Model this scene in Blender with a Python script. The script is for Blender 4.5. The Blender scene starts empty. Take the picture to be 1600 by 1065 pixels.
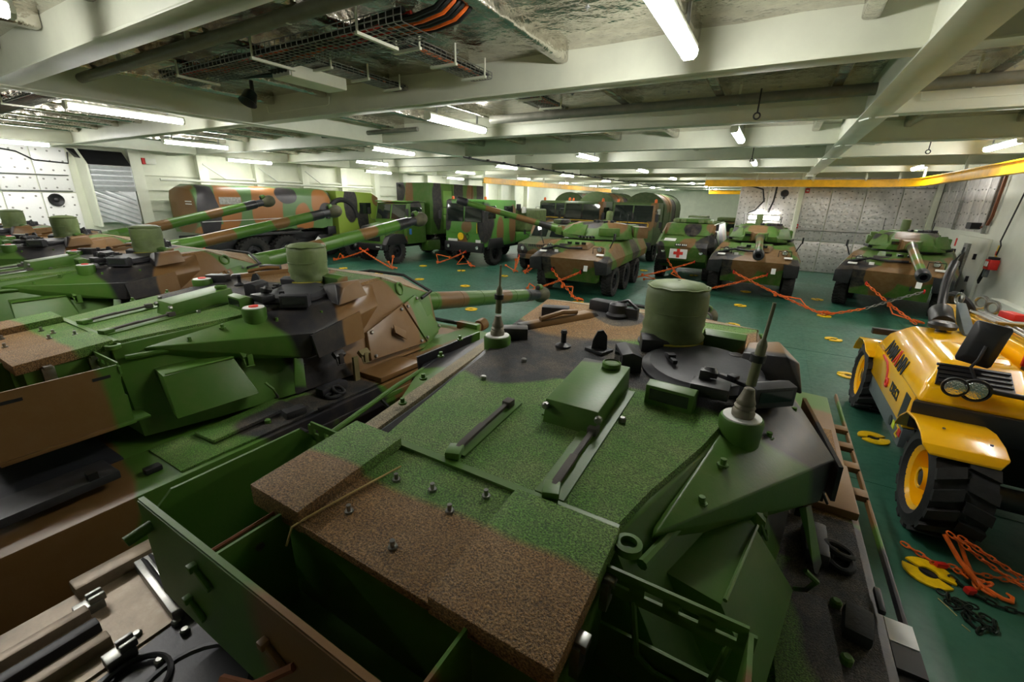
import bpy, bmesh, math, random
from mathutils import Vector, Matrix, Euler
R = math.radians
random.seed(7)
SC = bpy.context.scene
COL = SC.collection

# ------------------------------------------------------------------ camera, world, exposure
CAM_LOC = Vector((0, 0, 3.4))
YAW, PITCH, ROLL, FPX = R(-30.25), R(18.3), R(1.35), 671.0
fw = Vector((math.sin(YAW) * math.cos(PITCH), math.cos(YAW) * math.cos(PITCH), -math.sin(PITCH)))
rt = Vector((math.cos(YAW), -math.sin(YAW), 0))
up = rt.cross(fw)
rt2 = rt * math.cos(ROLL) + up * math.sin(ROLL)
up2 = -rt * math.sin(ROLL) + up * math.cos(ROLL)
cd = bpy.data.cameras.new('camera')
cam = bpy.data.objects.new('camera', cd)
COL.objects.link(cam)
cam.matrix_world = Matrix.Translation(CAM_LOC) @ Matrix((rt2, up2, -fw)).transposed().to_4x4()
cd.sensor_fit = 'HORIZONTAL'
cd.sensor_width = 36.0
cd.lens = 36.0 * FPX / 1600.0
cd.clip_start = 0.02
cd.clip_end = 300
SC.camera = cam
w = bpy.data.worlds.new('world')
SC.world = w
w.use_nodes = True
w.node_tree.nodes['Background'].inputs[0].default_value = (0.05, 0.055, 0.05, 1)
w.node_tree.nodes['Background'].inputs[1].default_value = 0.3
SC.view_settings.view_transform = 'Standard'
SC.view_settings.look = 'None'
SC.view_settings.gamma = 1.0
SC.view_settings.use_curve_mapping = False
SC.view_settings.exposure = 0.2
LAMP = 76.0          # emission of the fluorescent diffusers

# ------------------------------------------------------------------ materials
def s2l(c):
    return tuple(((v / 255) / 12.92 if v / 255 <= 0.04045 else (((v / 255) + 0.055) / 1.055) ** 2.4) for v in c[:3]) + (1.0,)

class NT:
    def __init__(s, name):
        s.m = bpy.data.materials.new(name)
        s.m.use_nodes = True
        s.t = s.m.node_tree
        s.b = s.t.nodes['Principled BSDF']
    def n(s, typ, **kw):
        nd = s.t.nodes.new('ShaderNode' + typ)
        for k, v in kw.items():
            if k.startswith('i_'):
                nd.inputs[k[2:].replace('_', ' ')].default_value = v
            else:
                setattr(nd, k, v)
        return nd
    def l(s, a, b):
        s.t.links.new(a, b)
    def coord(s):
        if not hasattr(s, '_c'):
            s._c = s.n('TexCoord')
        return s._c.outputs['Object']
    def noise(s, scale, detail=3, rough=0.5, vec=None):
        nd = s.n('TexNoise')
        nd.inputs['Scale'].default_value = scale
        nd.inputs['Detail'].default_value = detail
        nd.inputs['Roughness'].default_value = rough
        s.l(vec if vec is not None else s.coord(), nd.inputs['Vector'])
        return nd.outputs['Fac']
    def ramp(s, fac, stops):
        nd = s.n('ValToRGB')
        e = nd.color_ramp.elements
        while len(e) < len(stops):
            e.new(0.5)
        for el, (p, c) in zip(e, stops):
            el.position = p
            el.color = c if len(c) == 4 else tuple(c) + (1,)
        s.l(fac, nd.inputs['Fac'])
        return nd.outputs['Color']
    def mix(s, fac, a, b, mode='MIX'):
        nd = s.n('MixRGB', blend_type=mode)
        for sock, v in ((nd.inputs[0], fac), (nd.inputs[1], a), (nd.inputs[2], b)):
            if isinstance(v, (int, float)):
                sock.default_value = v
            elif isinstance(v, tuple):
                sock.default_value = v
            else:
                s.l(v, sock)
        return nd.outputs[0]
    def math(s, op, a, b=None):
        nd = s.n('Math', operation=op)
        for sock, v in ((nd.inputs[0], a), (nd.inputs[1], b)):
            if v is None:
                continue
            if isinstance(v, (int, float)):
                sock.default_value = v
            else:
                s.l(v, sock)
        return nd.outputs[0]
    def bump(s, height, strength, dist=0.01):
        nd = s.n('Bump')
        nd.inputs['Strength'].default_value = strength
        nd.inputs['Distance'].default_value = dist
        s.l(height, nd.inputs['Height'])
        s.l(nd.outputs['Normal'], s.b.inputs['Normal'])
    def setc(s, c):
        if isinstance(c, tuple):
            s.b.inputs['Base Color'].default_value = c
        else:
            s.l(c, s.b.inputs['Base Color'])
    def pr(s, rough=None, metal=None, **kw):
        if rough is not None:
            s.b.inputs['Roughness'].default_value = rough
        if metal is not None:
            s.b.inputs['Metallic'].default_value = metal
        for k, v in kw.items():
            s.b.inputs[k.replace('_', ' ')].default_value = v

M = {}
def simple(name, rgb, rough=0.5, metal=0.0, vary=0.12, scale=6.0, bump=0.0, bscale=40.0):
    """paint / rubber / metal with mild procedural variation"""
    t = NT(name)
    c = s2l(rgb)
    dk = tuple(v * (1 - vary * 1.6) for v in c[:3]) + (1,)
    lt = tuple(min(1, v * (1 + vary)) for v in c[:3]) + (1,)
    nz = t.noise(scale, 4, 0.6)
    t.setc(t.ramp(nz, [(0.3, dk), (0.7, lt)]))
    t.pr(rough, metal)
    if bump:
        t.bump(t.noise(bscale, 3), bump)
    M[name] = t.m
    return t.m

GREEN, BROWN, BLACK = s2l((68, 106, 36)), s2l((112, 82, 46)), s2l((34, 34, 38))
def camo(name, blobs, base=GREEN, rough=0.5, warp=0.22, grit=0.0, wscale=1.3, dust=0.15):
    """camouflage paint: ellipsoid patches in the vehicle's own coordinates, edges wandering by noise"""
    t = NT(name)
    nz = t.n('TexNoise')
    nz.inputs['Scale'].default_value = wscale
    nz.inputs['Detail'].default_value = 1.0
    t.l(t.coord(), nz.inputs['Vector'])
    sub = t.n('VectorMath', operation='MULTIPLY_ADD')
    t.l(nz.outputs['Color'], sub.inputs[0])
    sub.inputs[1].default_value = (2 * warp,) * 3
    sub.inputs[2].default_value = (-warp,) * 3
    add = t.n('VectorMath', operation='ADD')
    t.l(t.coord(), add.inputs[0])
    t.l(sub.outputs[0], add.inputs[1])
    p = add.outputs[0]
    col = base
    for c, ctr, rad in blobs:
        ma = t.n('VectorMath', operation='MULTIPLY_ADD')
        t.l(p, ma.inputs[0])
        ma.inputs[1].default_value = tuple(1 / r for r in rad)
        ma.inputs[2].default_value = tuple(-x / r for x, r in zip(ctr, rad))
        ln = t.n('VectorMath', operation='LENGTH')
        t.l(ma.outputs[0], ln.inputs[0])
        mr = t.n('MapRange')
        ed = 0.018 / max(0.25, min(rad))
        mr.inputs['From Min'].default_value = 1 + ed
        mr.inputs['From Max'].default_value = 1 - ed
        t.l(ln.outputs['Value'], mr.inputs['Value'])
        col = t.mix(mr.outputs[0], col, c)
    # wear and dust
    d = t.ramp(t.noise(5.0, 5, 0.65), [(0.42, (0, 0, 0)), (0.75, (1, 1, 1))])
    col = t.mix(t.math('MULTIPLY', d, dust), col, s2l((146, 128, 100)))
    if grit:
        g = t.noise(130.0, 2, 0.7)
        col = t.mix(1.0, col, t.ramp(g, [(0.34, (0.42, 0.44, 0.4)), (0.5, (1.2, 1.22, 1.15)), (0.66, (2.3, 2.3, 2.15))]), 'MULTIPLY')
        t.bump(g, grit, 0.012)
        t.pr(0.6)
    else:
        t.bump(t.noise(60.0, 2), 0.05)
        t.pr(rough)
    t.setc(col)
    t.pr(Specular_IOR_Level=0.38)
    M[name] = t.m
    return t.m

# ------------------------------------------------------------------ geometry helpers
class G:
    def __init__(s):
        s.v, s.f = [], []
    def add(s, vs, fs):
        o = len(s.v)
        s.v += [tuple(p) for p in vs]
        s.f += [tuple(i + o for i in f) for f in fs]
        return s
    def box(s, c, d, rz=0, rx=0, ry=0):
        m = Euler((rx, ry, rz)).to_matrix()
        c = Vector(c)
        vs = [c + m @ Vector((x * d[0] / 2, y * d[1] / 2, z * d[2] / 2)) for x in (-1, 1) for y in (-1, 1) for z in (-1, 1)]
        return s.add(vs, [(0, 1, 3, 2), (4, 6, 7, 5), (0, 4, 5, 1), (2, 3, 7, 6), (0, 2, 6, 4), (1, 5, 7, 3)])
    def bar(s, a, b, wdt, hgt):
        a, b = Vector(a), Vector(b)
        d = b - a
        L = d.length
        q = d.to_track_quat('Y', 'Z').to_matrix()
        c = (a + b) / 2
        vs = [c + q @ Vector((x * wdt / 2, y * L / 2, z * hgt / 2)) for x in (-1, 1) for y in (-1, 1) for z in (-1, 1)]
        return s.add(vs, [(0, 1, 3, 2), (4, 6, 7, 5), (0, 4, 5, 1), (2, 3, 7, 6), (0, 2, 6, 4), (1, 5, 7, 3)])
    def hull(s, pts):
        bm = bmesh.new()
        for p in pts:
            bm.verts.new(p)
        bmesh.ops.remove_doubles(bm, verts=bm.verts, dist=1e-5)
        r = bmesh.ops.convex_hull(bm, input=bm.verts)
        junk = [e for e in r['geom_interior'] if isinstance(e, bmesh.types.BMVert)]
        bmesh.ops.delete(bm, geom=junk, context='VERTS')
        bmesh.ops.dissolve_limit(bm, angle_limit=0.02, verts=bm.verts, edges=bm.edges)
        bm.verts.index_update()
        s.add([v.co[:] for v in bm.verts], [[v.index for v in f.verts] for f in bm.faces])
        bm.free()
        return s
    def prism(s, poly, axis, a, b):
        n = len(poly)
        def P(u, v, h):
            return {'x': (h, u, v), 'y': (u, h, v), 'z': (u, v, h)}[axis]
        vs = [P(u, v, a) for u, v in poly] + [P(u, v, b) for u, v in poly]
        fs = [tuple(range(n))[::-1], tuple(range(n, 2 * n))] + [(i, (i + 1) % n, n + (i + 1) % n, n + i) for i in range(n)]
        return s.add(vs, fs)
    def tube(s, pts, r, n=8, closed=False):
        pts = [Vector(p) for p in pts]
        k = len(pts)
        rs = r if isinstance(r, (list, tuple)) else [r] * k
        vs, fs = [], []
        nrm = None
        for i, p in enumerate(pts):
            if closed:
                t = (pts[(i + 1) % k] - pts[i - 1])
            else:
                t = pts[min(i + 1, k - 1)] - pts[max(i - 1, 0)]
            t = t.normalized() if t.length > 1e-9 else Vector((0, 0, 1))
            if nrm is None:
                h = Vector((0, 0, 1)) if abs(t.z) < 0.9 else Vector((1, 0, 0))
                nrm = (h - t * h.dot(t)).normalized()
            else:
                q = nrm - t * nrm.dot(t)
                if q.length > 1e-6:
                    nrm = q.normalized()
            bn = t.cross(nrm)
            for j in range(n):
                a = 2 * math.pi * j / n
                vs.append(p + (nrm * math.cos(a) + bn * math.sin(a)) * rs[i])
        for i in range(k if closed else k - 1):
            for j in range(n):
                a, b = i * n + j, i * n + (j + 1) % n
                c, d = ((i + 1) % k) * n + (j + 1) % n, ((i + 1) % k) * n + j
                fs.append((a, b, c, d))
        if not closed:
            fs.append(tuple(range(n))[::-1])
            fs.append(tuple(range((k - 1) * n, k * n)))
        return s.add(vs, fs)
    def lathe(s, prof, loc=(0, 0, 0), ax=(0, 0, 1), n=20, ring=False):
        q = Vector(ax).normalized().to_track_quat('Z', 'Y').to_matrix()
        loc = Vector(loc)
        vs, fs = [], []
        for r, h in prof:
            for j in range(n):
                a = 2 * math.pi * j / n
                vs.append(loc + q @ Vector((r * math.cos(a), r * math.sin(a), h)))
        for i in range(len(prof) - 1):
            for j in range(n):
                fs.append((i * n + j, i * n + (j + 1) % n, (i + 1) * n + (j + 1) % n, (i + 1) * n + j))
        if ring:
            k = (len(prof) - 1) * n
            fs += [(k + j, k + (j + 1) % n, (j + 1) % n, j) for j in range(n)]
        else:
            fs.append(tuple(range(n))[::-1])
            fs.append(tuple(range((len(prof) - 1) * n, len(prof) * n)))
        return s.add(vs, fs)
    def torus(s, c, Rr, r, ax=(0, 0, 1), n=20, m=8, arc=1.0, sx=1.0):
        q = Vector(ax).normalized().to_track_quat('Z', 'Y').to_matrix()
        k = int(n * arc)
        pts = [Vector(c) + q @ Vector((sx * Rr * math.cos(2 * math.pi * i / n), Rr * math.sin(2 * math.pi * i / n), 0)) for i in range(k + (0 if arc == 1 else 1))]
        return s.tube(pts, r, m, closed=(arc == 1))
    def mesh(s, name, bevel=0.0, ang=38, seg=2, recalc=True):
        me = bpy.data.meshes.new(name)
        me.from_pydata(s.v, [], s.f)
        bm = bmesh.new()
        bm.from_mesh(me)
        if recalc:
            bmesh.ops.recalc_face_normals(bm, faces=bm.faces)
        if bevel:
            es = [e for e in bm.edges if len(e.link_faces) == 2 and e.calc_face_angle(0) > 0.45]
            bmesh.ops.bevel(bm, geom=es, offset=bevel, segments=seg, profile=0.6, affect='EDGES', clamp_overlap=True)
        bm.to_mesh(me)
        bm.free()
        me.polygons.foreach_set('use_smooth', [True] * len(me.polygons))
        me.set_sharp_from_angle(angle=R(ang))
        return me
    def build(s, name, mat, parent=None, bevel=0.0, ang=38, seg=2, kind=None, label=None, recalc=True):
        me = s.mesh(name, bevel, ang, seg, recalc)
        return inst(name, me, mat, parent, kind=kind, label=label)

def inst(name, me, mat, parent=None, loc=None, rot=None, scale=None, kind=None, label=None):
    m = M[mat] if isinstance(mat, str) else mat
    if not me.materials:
        me.materials.append(m)
    o = bpy.data.objects.new(name, me)
    COL.objects.link(o)
    if parent:
        o.parent = parent
    if loc:
        o.location = loc
    if rot:
        o.rotation_euler = rot
    if scale:
        o.scale = scale
    if kind:
        o['kind'] = kind
    if label:
        o['label'] = label
    return o

def tag(o, label, cat, group=None):
    o['label'] = label
    o['category'] = cat
    if group:
        o['group'] = group
    return o

def thing(name, label, cat, loc=(0, 0, 0), rz=0.0, group=None):
    o = bpy.data.objects.new(name, None)
    o.empty_display_size = 0.3
    COL.objects.link(o)
    o.location = loc
    o.rotation_euler = (0, 0, rz)
    return tag(o, label, cat, group)

def struct(o):
    o['kind'] = 'structure'
    return o

def copy_tree(o, parent=None):
    c = o.copy()
    COL.objects.link(c)
    c.parent = parent
    for ch in list(o.children):
        copy_tree(ch, c)
    return c

def text(name, body, mat, parent, size, mw, ext=0.002, spacing=1.0, bold=0.0, xs=1.0):
    cu = bpy.data.curves.new(name, 'FONT')
    cu.body = body
    cu.size = size
    cu.extrude = ext
    cu.space_character = spacing
    cu.offset = bold
    cu.align_x, cu.align_y = 'CENTER', 'CENTER'
    cu.materials.append(M[mat])
    tmp = bpy.data.objects.new(name, cu)
    COL.objects.link(tmp)
    bpy.context.view_layer.update()
    me = bpy.data.meshes.new_from_object(tmp.evaluated_get(bpy.context.evaluated_depsgraph_get()))
    bpy.data.objects.remove(tmp)
    me.name = name
    if not me.materials:
        me.materials.append(M[mat])
    o = bpy.data.objects.new(name, me)
    COL.objects.link(o)
    o.parent = parent
    o.matrix_local = mw @ Matrix.Diagonal((xs, 1, 1, 1))
    return o

def basis(origin, xdir, ydir):
    x = Vector(xdir).normalized()
    y = Vector(ydir)
    y = (y - x * y.dot(x)).normalized()
    z = x.cross(y)
    m = Matrix((x, y, z)).transposed().to_4x4()
    m.translation = Vector(origin)
    return m

# ------------------------------------------------------------------ shared materials
simple('cream_paint', (230, 233, 214), 0.42, vary=0.05, scale=1.5, bump=0.03)
simple('white_paint', (226, 229, 216), 0.4, vary=0.05, scale=1.2)
simple('dark_steel', (52, 52, 54), 0.45, 0.6)
simple('bare_steel', (150, 150, 146), 0.35, 0.9, vary=0.2, scale=12)
simple('galvanised', (176, 180, 180), 0.38, 0.75, vary=0.15, scale=9)
simple('black_rubber', (30, 30, 31), 0.75, vary=0.3, scale=14, bump=0.2, bscale=60)
simple('tyre_rubber', (40, 38, 36), 0.85, vary=0.35, scale=7, bump=0.25, bscale=40)
simple('black_plastic', (26, 26, 28), 0.45, vary=0.2)
simple('black_cable', (20, 20, 21), 0.5)
simple('orange_paint', (226, 102, 26), 0.5, vary=0.2, scale=10)
simple('red_paint', (205, 34, 26), 0.45)
simple('yellow_plate', (240, 196, 10), 0.4, vary=0.12, scale=14)
simple('canvas_green', (96, 112, 66), 0.58, vary=0.2, scale=4, bump=0.6, bscale=7)
simple('strap_khaki', (110, 100, 62), 0.8)
simple('strap_dark', (74, 70, 64), 0.7)
simple('white_print', (225, 225, 220), 0.5, vary=0.04)
simple('black_print', (22, 22, 24), 0.5, vary=0.04)
simple('red_print', (214, 48, 30), 0.5, vary=0.04)
simple('copper_brown', (128, 76, 48), 0.45, 0.3)
simple('pipe_grey', (128, 128, 116), 0.4, 0.2)
simple('chain_dark', (44, 52, 46), 0.42, 0.6, vary=0.3)
def foil(name, lo, hi, rough, metal, b1, b2):
    t = NT(name)
    n1 = t.noise(30, 2, 0.5)
    n2 = t.noise(5.0, 3, 0.5)
    t.setc(t.ramp(n2, [(0.3, s2l(lo)), (0.7, s2l(hi))]))
    t.pr(rough, metal)
    t.bump(t.math('ADD', t.math('MULTIPLY', n1, b1), t.math('MULTIPLY', n2, b2)), 0.9, 0.03)
    M[name] = t.m
foil('foil', (186, 180, 170), (222, 218, 208), 0.22, 1.0, 0.12, 1.5)
foil('foil_wall', (198, 194, 192), (226, 222, 220), 0.42, 0.6, 0.25, 1.2)
simple('silver_sheet', (214, 217, 220), 0.4, 0.35, vary=0.08)
simple('antenna_green', (108, 108, 80), 0.5)
simple('canvas_dark', (78, 76, 54), 0.7, vary=0.25, bump=0.5, bscale=12)
t = NT('white_foil')
n1 = t.noise(16, 3, 0.6)
t.setc(s2l((232, 232, 230)))
t.pr(0.42, 0.25)
t.bump(n1, 0.25, 0.015)
M['white_foil'] = t.m
t = NT('lamp_glow')
t.setc((0.9, 0.9, 0.9, 1))
t.b.inputs['Emission Color'].default_value = (1.0, 0.985, 0.93, 1)
t.b.inputs['Emission Strength'].default_value = LAMP
M['lamp_glow'] = t.m
t = NT('deck_green')
n1 = t.noise(0.7, 6, 0.65)
n2 = t.noise(9, 5, 0.7)
c = t.ramp(n1, [(0.3, s2l((28, 76, 58))), (0.55, s2l((46, 98, 78))), (0.75, s2l((70, 116, 98)))])
c = t.mix(t.ramp(n2, [(0.5, (0, 0, 0)), (0.9, (0.25, 0.25, 0.25))]), c, s2l((20, 46, 38)))
t.setc(c)
t.l(t.ramp(n2, [(0.3, (0.36, 0.36, 0.36)), (0.8, (0.6, 0.6, 0.6))]), t.b.inputs['Roughness'])
t.bump(t.noise(3.0, 3), 0.06, 0.03)
M['deck_green'] = t.m
t = NT('windscreen')
t.setc((0.012, 0.016, 0.014, 1))
t.pr(0.05, 0.0, Specular_IOR_Level=0.7)
M['windscreen'] = t.m
t = NT('lens_glass')
t.setc((0.75, 0.77, 0.78, 1))
t.pr(0.12, 0.85)
t.bump(t.noise(60, 1), 0.5, 0.01)
M['lens_glass'] = t.m
t = NT('vinyl_yellow')
t.setc(t.ramp(t.noise(2.0, 3), [(0.3, s2l((246, 178, 6))), (0.7, s2l((255, 196, 14)))]))
t.pr(0.22, 0.0, Coat_Weight=0.5)
M['machine_yellow'] = t.m
simple('machine_grey', (96, 104, 106), 0.4)
simple('machine_black', (34, 34, 36), 0.4)
simple('crane_yellow', (246, 184, 8), 0.35, vary=0.15, scale=3)
# ================================================================== the vehicle deck itself
ZB, ZF = 4.85, 5.24            # underside of the beams / of the insulation
XL, XR, YN, YB, YF = -23.5, 6.5, -7.0, 28.5, 62.0
struct(G().box(((XL + XR) / 2, (YN + YF) / 2, -0.1), (XR - XL, YF - YN, 0.2)).build('floor', 'deck_green'))
# weld seams of the floor plates, barely proud of the deck
fl = bpy.data.objects['floor']
for i, x in enumerate((-19.2, -14.7, -8.9, -4.4, 1.2, 3.9)):
    G().box((x, 27, 0.002), (0.02, 60, 0.006)).build('weld_seam', 'deck_green', fl)
for y in (6.5, 12.4, 18.3, 24.2, 30.1):
    G().box((-8.5, y, 0.002), (29.8, 0.02, 0.006)).build('weld_seam', 'deck_green', fl)

ceil = struct(G().box(((XL + XR) / 2, (YN + YF) / 2, 5.62), (XR - XL, YF - YN, 0.12)).build('ceiling', 'cream_paint'))
TY = [-5.2, -1.4, 2.38, 6.2, 9.95, 13.95, 17.6, 21.3, 25.0, 28.72, 32.4, 36.1, 39.8, 43.5, 47.2, 50.9, 54.6, 58.3]
LX = [(-21.0, 0.3), (-10.4, 0.36), (1.1, 0.4)]
xs = [XL] + [x for x, _ in LX] + [XR]
segm = {}
for y in TY:
    for a, b in zip(xs[:-1], xs[1:]):
        if y > YB and a > 0:
            continue
        k = round(b - a, 3)
        if k not in segm:
            # welded T-section: web with a slim bottom plate
            segm[k] = G().box((0, 0, 0.28), (b - a - 0.02, 0.24, 0.56)).box((0, 0, 0.012), (b - a - 0.03, 0.31, 0.024)).mesh('deck_beam', 0.004)
        inst('deck_beam', segm[k], 'cream_paint', ceil, ((a + b) / 2, y, ZB))
for x, wd in LX:
    y1 = YB if x > 0 else YF
    ext = G().box((x, (YN + y1) / 2, ZB + 0.27), (wd * 0.8, y1 - YN, 0.54)).box((x, (YN + y1) / 2, ZB - 0.006), (wd, y1 - YN, 0.03))
    ext.build('girder', 'cream_paint', ceil, 0.004)
# foil insulation bays and foil-wrapped stiffeners between the beams
bays = list(zip(TY[:-1], TY[1:]))
pan = {}
rng = random.Random(3)
for bi, (y0, y1) in enumerate(bays):
    for a, b in zip(xs[:-1], xs[1:]):
        if (y0 > YB - 2 and a > 0):
            continue
        k = (round(b - a, 2), round(y1 - y0, 2))
        if k not in pan:
            nx, ny = max(2, int((b - a) / 0.55)), 5
            g = G()
            vs = [((i / nx - .5) * (b - a), (j / ny - .5) * (y1 - y0), rng.uniform(-.012, .012)) for j in range(ny + 1) for i in range(nx + 1)]
            g.add(vs, [(j * (nx + 1) + i, j * (nx + 1) + i + 1, (j + 1) * (nx + 1) + i + 1, (j + 1) * (nx + 1) + i) for j in range(ny) for i in range(nx)])
            pan[k] = g.mesh('insulation_panel', recalc=False)
        inst('insulation_panel', pan[k], 'foil', ceil, ((a + b) / 2, (y0 + y1) / 2, ZF + 0.06))
ribm = {}
for y0, y1 in bays[1:8]:
    for a, b in zip(xs[:-1], xs[1:]):
        n = max(1, int((b - a) / 1.45))
        k = round(y1 - y0, 2)
        if k not in ribm:
            ribm[k] = G().box((0, 0, 0), (0.16, y1 - y0 - 0.26, 0.2)).mesh('insulated_stiffener', 0.05, 60, 3)
        for i in range(n):
            x = a + (b - a) * (i + 0.6) / n
            if y0 > 13 and (i % 2):
                continue
            inst('insulated_stiffener', ribm[k], 'foil', ceil, (x, (y0 + y1) / 2, ZF + 0.0))
# pins of the insulation: nobody could count them
g = G()
for y0, y1 in bays[1:5]:
    for i in range(46):
        x, y = rng.uniform(-12, 5.5), rng.uniform(y0 + .25, y1 - .25)
        g.lathe([(0.028, 0), (0.028, 0.004), (0.006, 0.008), (0.006, 0.03)], (x, y, ZF + 0.055), (0, 0, -1), 6)
g.build('insulation_pins', 'galvanised', ceil, kind='stuff')

# ------------------------------------------------------------------ walls
def wallbox(name, x0, x1, y0, y1, mat, z0=0, z1=5.6):
    return struct(G().box(((x0 + x1) / 2, (y0 + y1) / 2, (z0 + z1) / 2), (x1 - x0, y1 - y0, z1 - z0)).build(name, mat))
wl = wallbox('wall_left', XL - 0.2, XL, YN, YF, 'cream_paint')
wr = wallbox('wall_right', XR, XR + 0.2, YN, YB, 'white_paint')
wb = wallbox('wall_back', -2.0, XR + 0.2, YB, YB + 0.2, 'cream_paint')
wc = wallbox('wall_casing', -2.0, -1.8, YB + 0.2, YF, 'cream_paint')
wf = wallbox('wall_far', XL, -1.8, YF, YF + 0.2, 'cream_paint')
wn = wallbox('wall_near', XL, XR, YN - 0.2, YN, 'cream_paint')

def pinned_panel(parent, name, mat, o, ux, uz, nu, nv, inward, seed=0, pins=True):
    """one insulation panel on a wall with its washers; o = lower corner, ux/uz extents along wall and up"""
    o, ux, uz, nn = Vector(o), Vector(ux), Vector(uz), Vector(inward)
    g = G()
    e = 0.018
    a, b = ux.normalized() * e, uz.normalized() * e
    q = [o + a + b, o + ux - a + b, o + ux + uz - a - b, o + a + uz - b]
    g.hull(q + [p + nn * 0.07 for p in q])
    p = g.build(name, mat, parent, 0.012)
    if pins:
        g = G()
        r2 = random.Random(seed)
        for i in range(nu):
            for j in range(nv):
                c = o + ux * ((i + .5) / nu + r2.uniform(-.02, .02)) + uz * ((j + .5) / nv + r2.uniform(-.02, .02)) + nn * 0.069
                g.lathe([(0.035, 0), (0.035, 0.006), (0.01, 0.01), (0.01, 0.03)], c, nn, 6)
        g.build('washers', 'bare_steel', p, kind='stuff')
    return p
# left wall: white pinned insulation near us
for i in range(9):
    y0 = -2.3 + i * 0.98
    pinned_panel(wl, 'insulation_panel', 'white_foil', (XL, y0, 0.2), (0, 0.98, 0), (0, 0, 3.05), 3, 9, (1, 0, 0), i)
    pinned_panel(wl, 'insulation_panel', 'white_foil', (XL, y0, 3.25), (0, 0.98, 0), (0, 0, 1.6), 3, 5, (1, 0, 0), i + 40)
for z in (3.86, 3.3):
    G().tube([(XL + 0.14, 2.0, z), (XL + 0.14, 6.4, z)], 0.02, 8).build('conduit', 'bare_steel', wl)
G().tube([(XL + 0.12, 4.0, 4.8), (XL + 0.12, 5.2, 4.6), (XL + 0.12, 5.6, 4.35), (XL + 0.12, 6.5, 4.3), (XL + 0.12, 6.55, 4.7)], 0.025, 8).build('hanging_cable', 'black_cable', wl)
fan = tag(G().lathe([(0.02, 0), (0.2, 0.02), (0.23, 0.1), (0.2, 0.14), (0.12, 0.09), (0.02, 0.08)], (XL + 0.06, 5.87, 2.98), (1, 0, 0), 24).build('wall_speaker', 'dark_steel'), 'round dark loudspeaker on the white insulated wall', 'loudspeaker')
G().lathe([(0.01, 0), (0.07, 0.0), (0.07, 0.06), (0.03, 0.08)], (XL + 0.14, 5.87, 2.98), (1, 0, 0), 16).build('speaker_cone', 'black_plastic', fan)
# ventilation unit on the left wall: sloped dark hood, slatted grille, diagonal slats below
vt = thing('ventilation_unit', 'silver slatted ventilation unit with sloped dark hood on left wall', 'ventilation unit', (XL, 7.4, 0))
G().hull([(0, -.85, 4.85), (0, .8, 4.85), (0.15, -.85, 4.83), (0.15, .8, 4.83), (0.75, -.5, 4.3), (0.75, .8, 4.3), (0, -.5, 4.3), (0, .8, 4.3)]).build('hood', 'dark_steel', vt, 0.01)
G().box((0.35, 0.12, 3.82), (0.7, 1.36, 0.94)).build('grille_case', 'silver_sheet', vt, 0.01)
sl = G().box((0, 0, 0), (0.05, 1.26, 0.15)).mesh('slat', 0.008)
for i in range(5):
    inst('slat', sl, 'silver_sheet', vt, (0.73, 0.12, 3.46 + i * 0.185), (0, R(28), 0))
G().box((0.3, 0.12, 2.75), (0.6, 1.36, 1.2)).build('lower_case', 'silver_sheet', vt, 0.01)
sl = G().box((0, 0, 0), (0.035, 1.5, 0.15)).mesh('diagonal_slat', 0.008)
for i in range(7):
    z = 2.2 + i * 0.19
    inst('diagonal_slat', G().hull([(0.6, -.5, z + .25 - .07), (0.6, -.5, z + .25 + .07), (0.6, .74, z - .32 - .07), (0.6, .74, z - .32 + .07), (0.635, -.5, z + .25 - .02), (0.635, .74, z - .32 - .02)]).mesh('diagonal_slat'), 'silver_sheet', vt)
G().hull([(0, -.62, 4.9), (0.8, -.55, 4.3), (0, -.55, 2.0), (0.8, -.55, 2.0), (0, -.66, 4.9), (0.8, -.61, 4.3), (0, -.61, 2.0), (0.8, -.61, 2.0), (.3, -.6, 4.85)]).build('side_plate', 'cream_paint', vt)
# frames of the ship's side further along
fr = G().prism([(-.12, 0), (.12, 0), (.12, 5.0), (-.12, 5.0)], 'x', 0, 0.42).prism([(-.2, 0), (.2, 0), (.2, 5.0), (-.2, 5.0)], 'x', 0.4, 0.44).mesh('hull_frame', 0.006)
for y in (8.5, 11.0, 13.6, 16.2, 18.8, 21.4, 24.0, 26.6, 29.2, 31.8, 34.4, 37.0, 39.6, 42.2):
    inst('hull_frame', fr, 'cream_paint', wl, (XL, y, 0))
for z in (4.05, 3.45, 2.95, 2.6):
    G().prism([(0, -.05), (.14, -.05), (.14, .05), (0, .05)], 'y', 8.6, 30).build('stringer', 'cream_paint', wl).location = (XL, 0, z)
g = None
for y in (11.0, 13.6, 16.2):
    G().tube([(XL + 0.45, y, 4.6), (XL + 0.45, y + 0.9, 4.0), (XL + 0.45, y + 2.3, 4.0)], 0.035, 8).build('wall_pipe', 'white_paint', wl)
G().tube([(XL + .5, 9.2, 3.86), (XL + .5, 21, 3.86)], 0.05, 8).build('wall_pipe', 'white_paint', wl)
jb = tag(G().box((XL + 0.3, 9.0, 4.55), (0.35, 0.4, 0.22)).build('junction_box', 'white_paint', None, 0.01), 'small white junction box high on the cream left wall', 'junction box')
G().box((XL + 0.3, 8.78, 4.55), (0.35, 0.12, 0.24)).build('cover_plate', 'red_paint', jb, 0.01)

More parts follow.
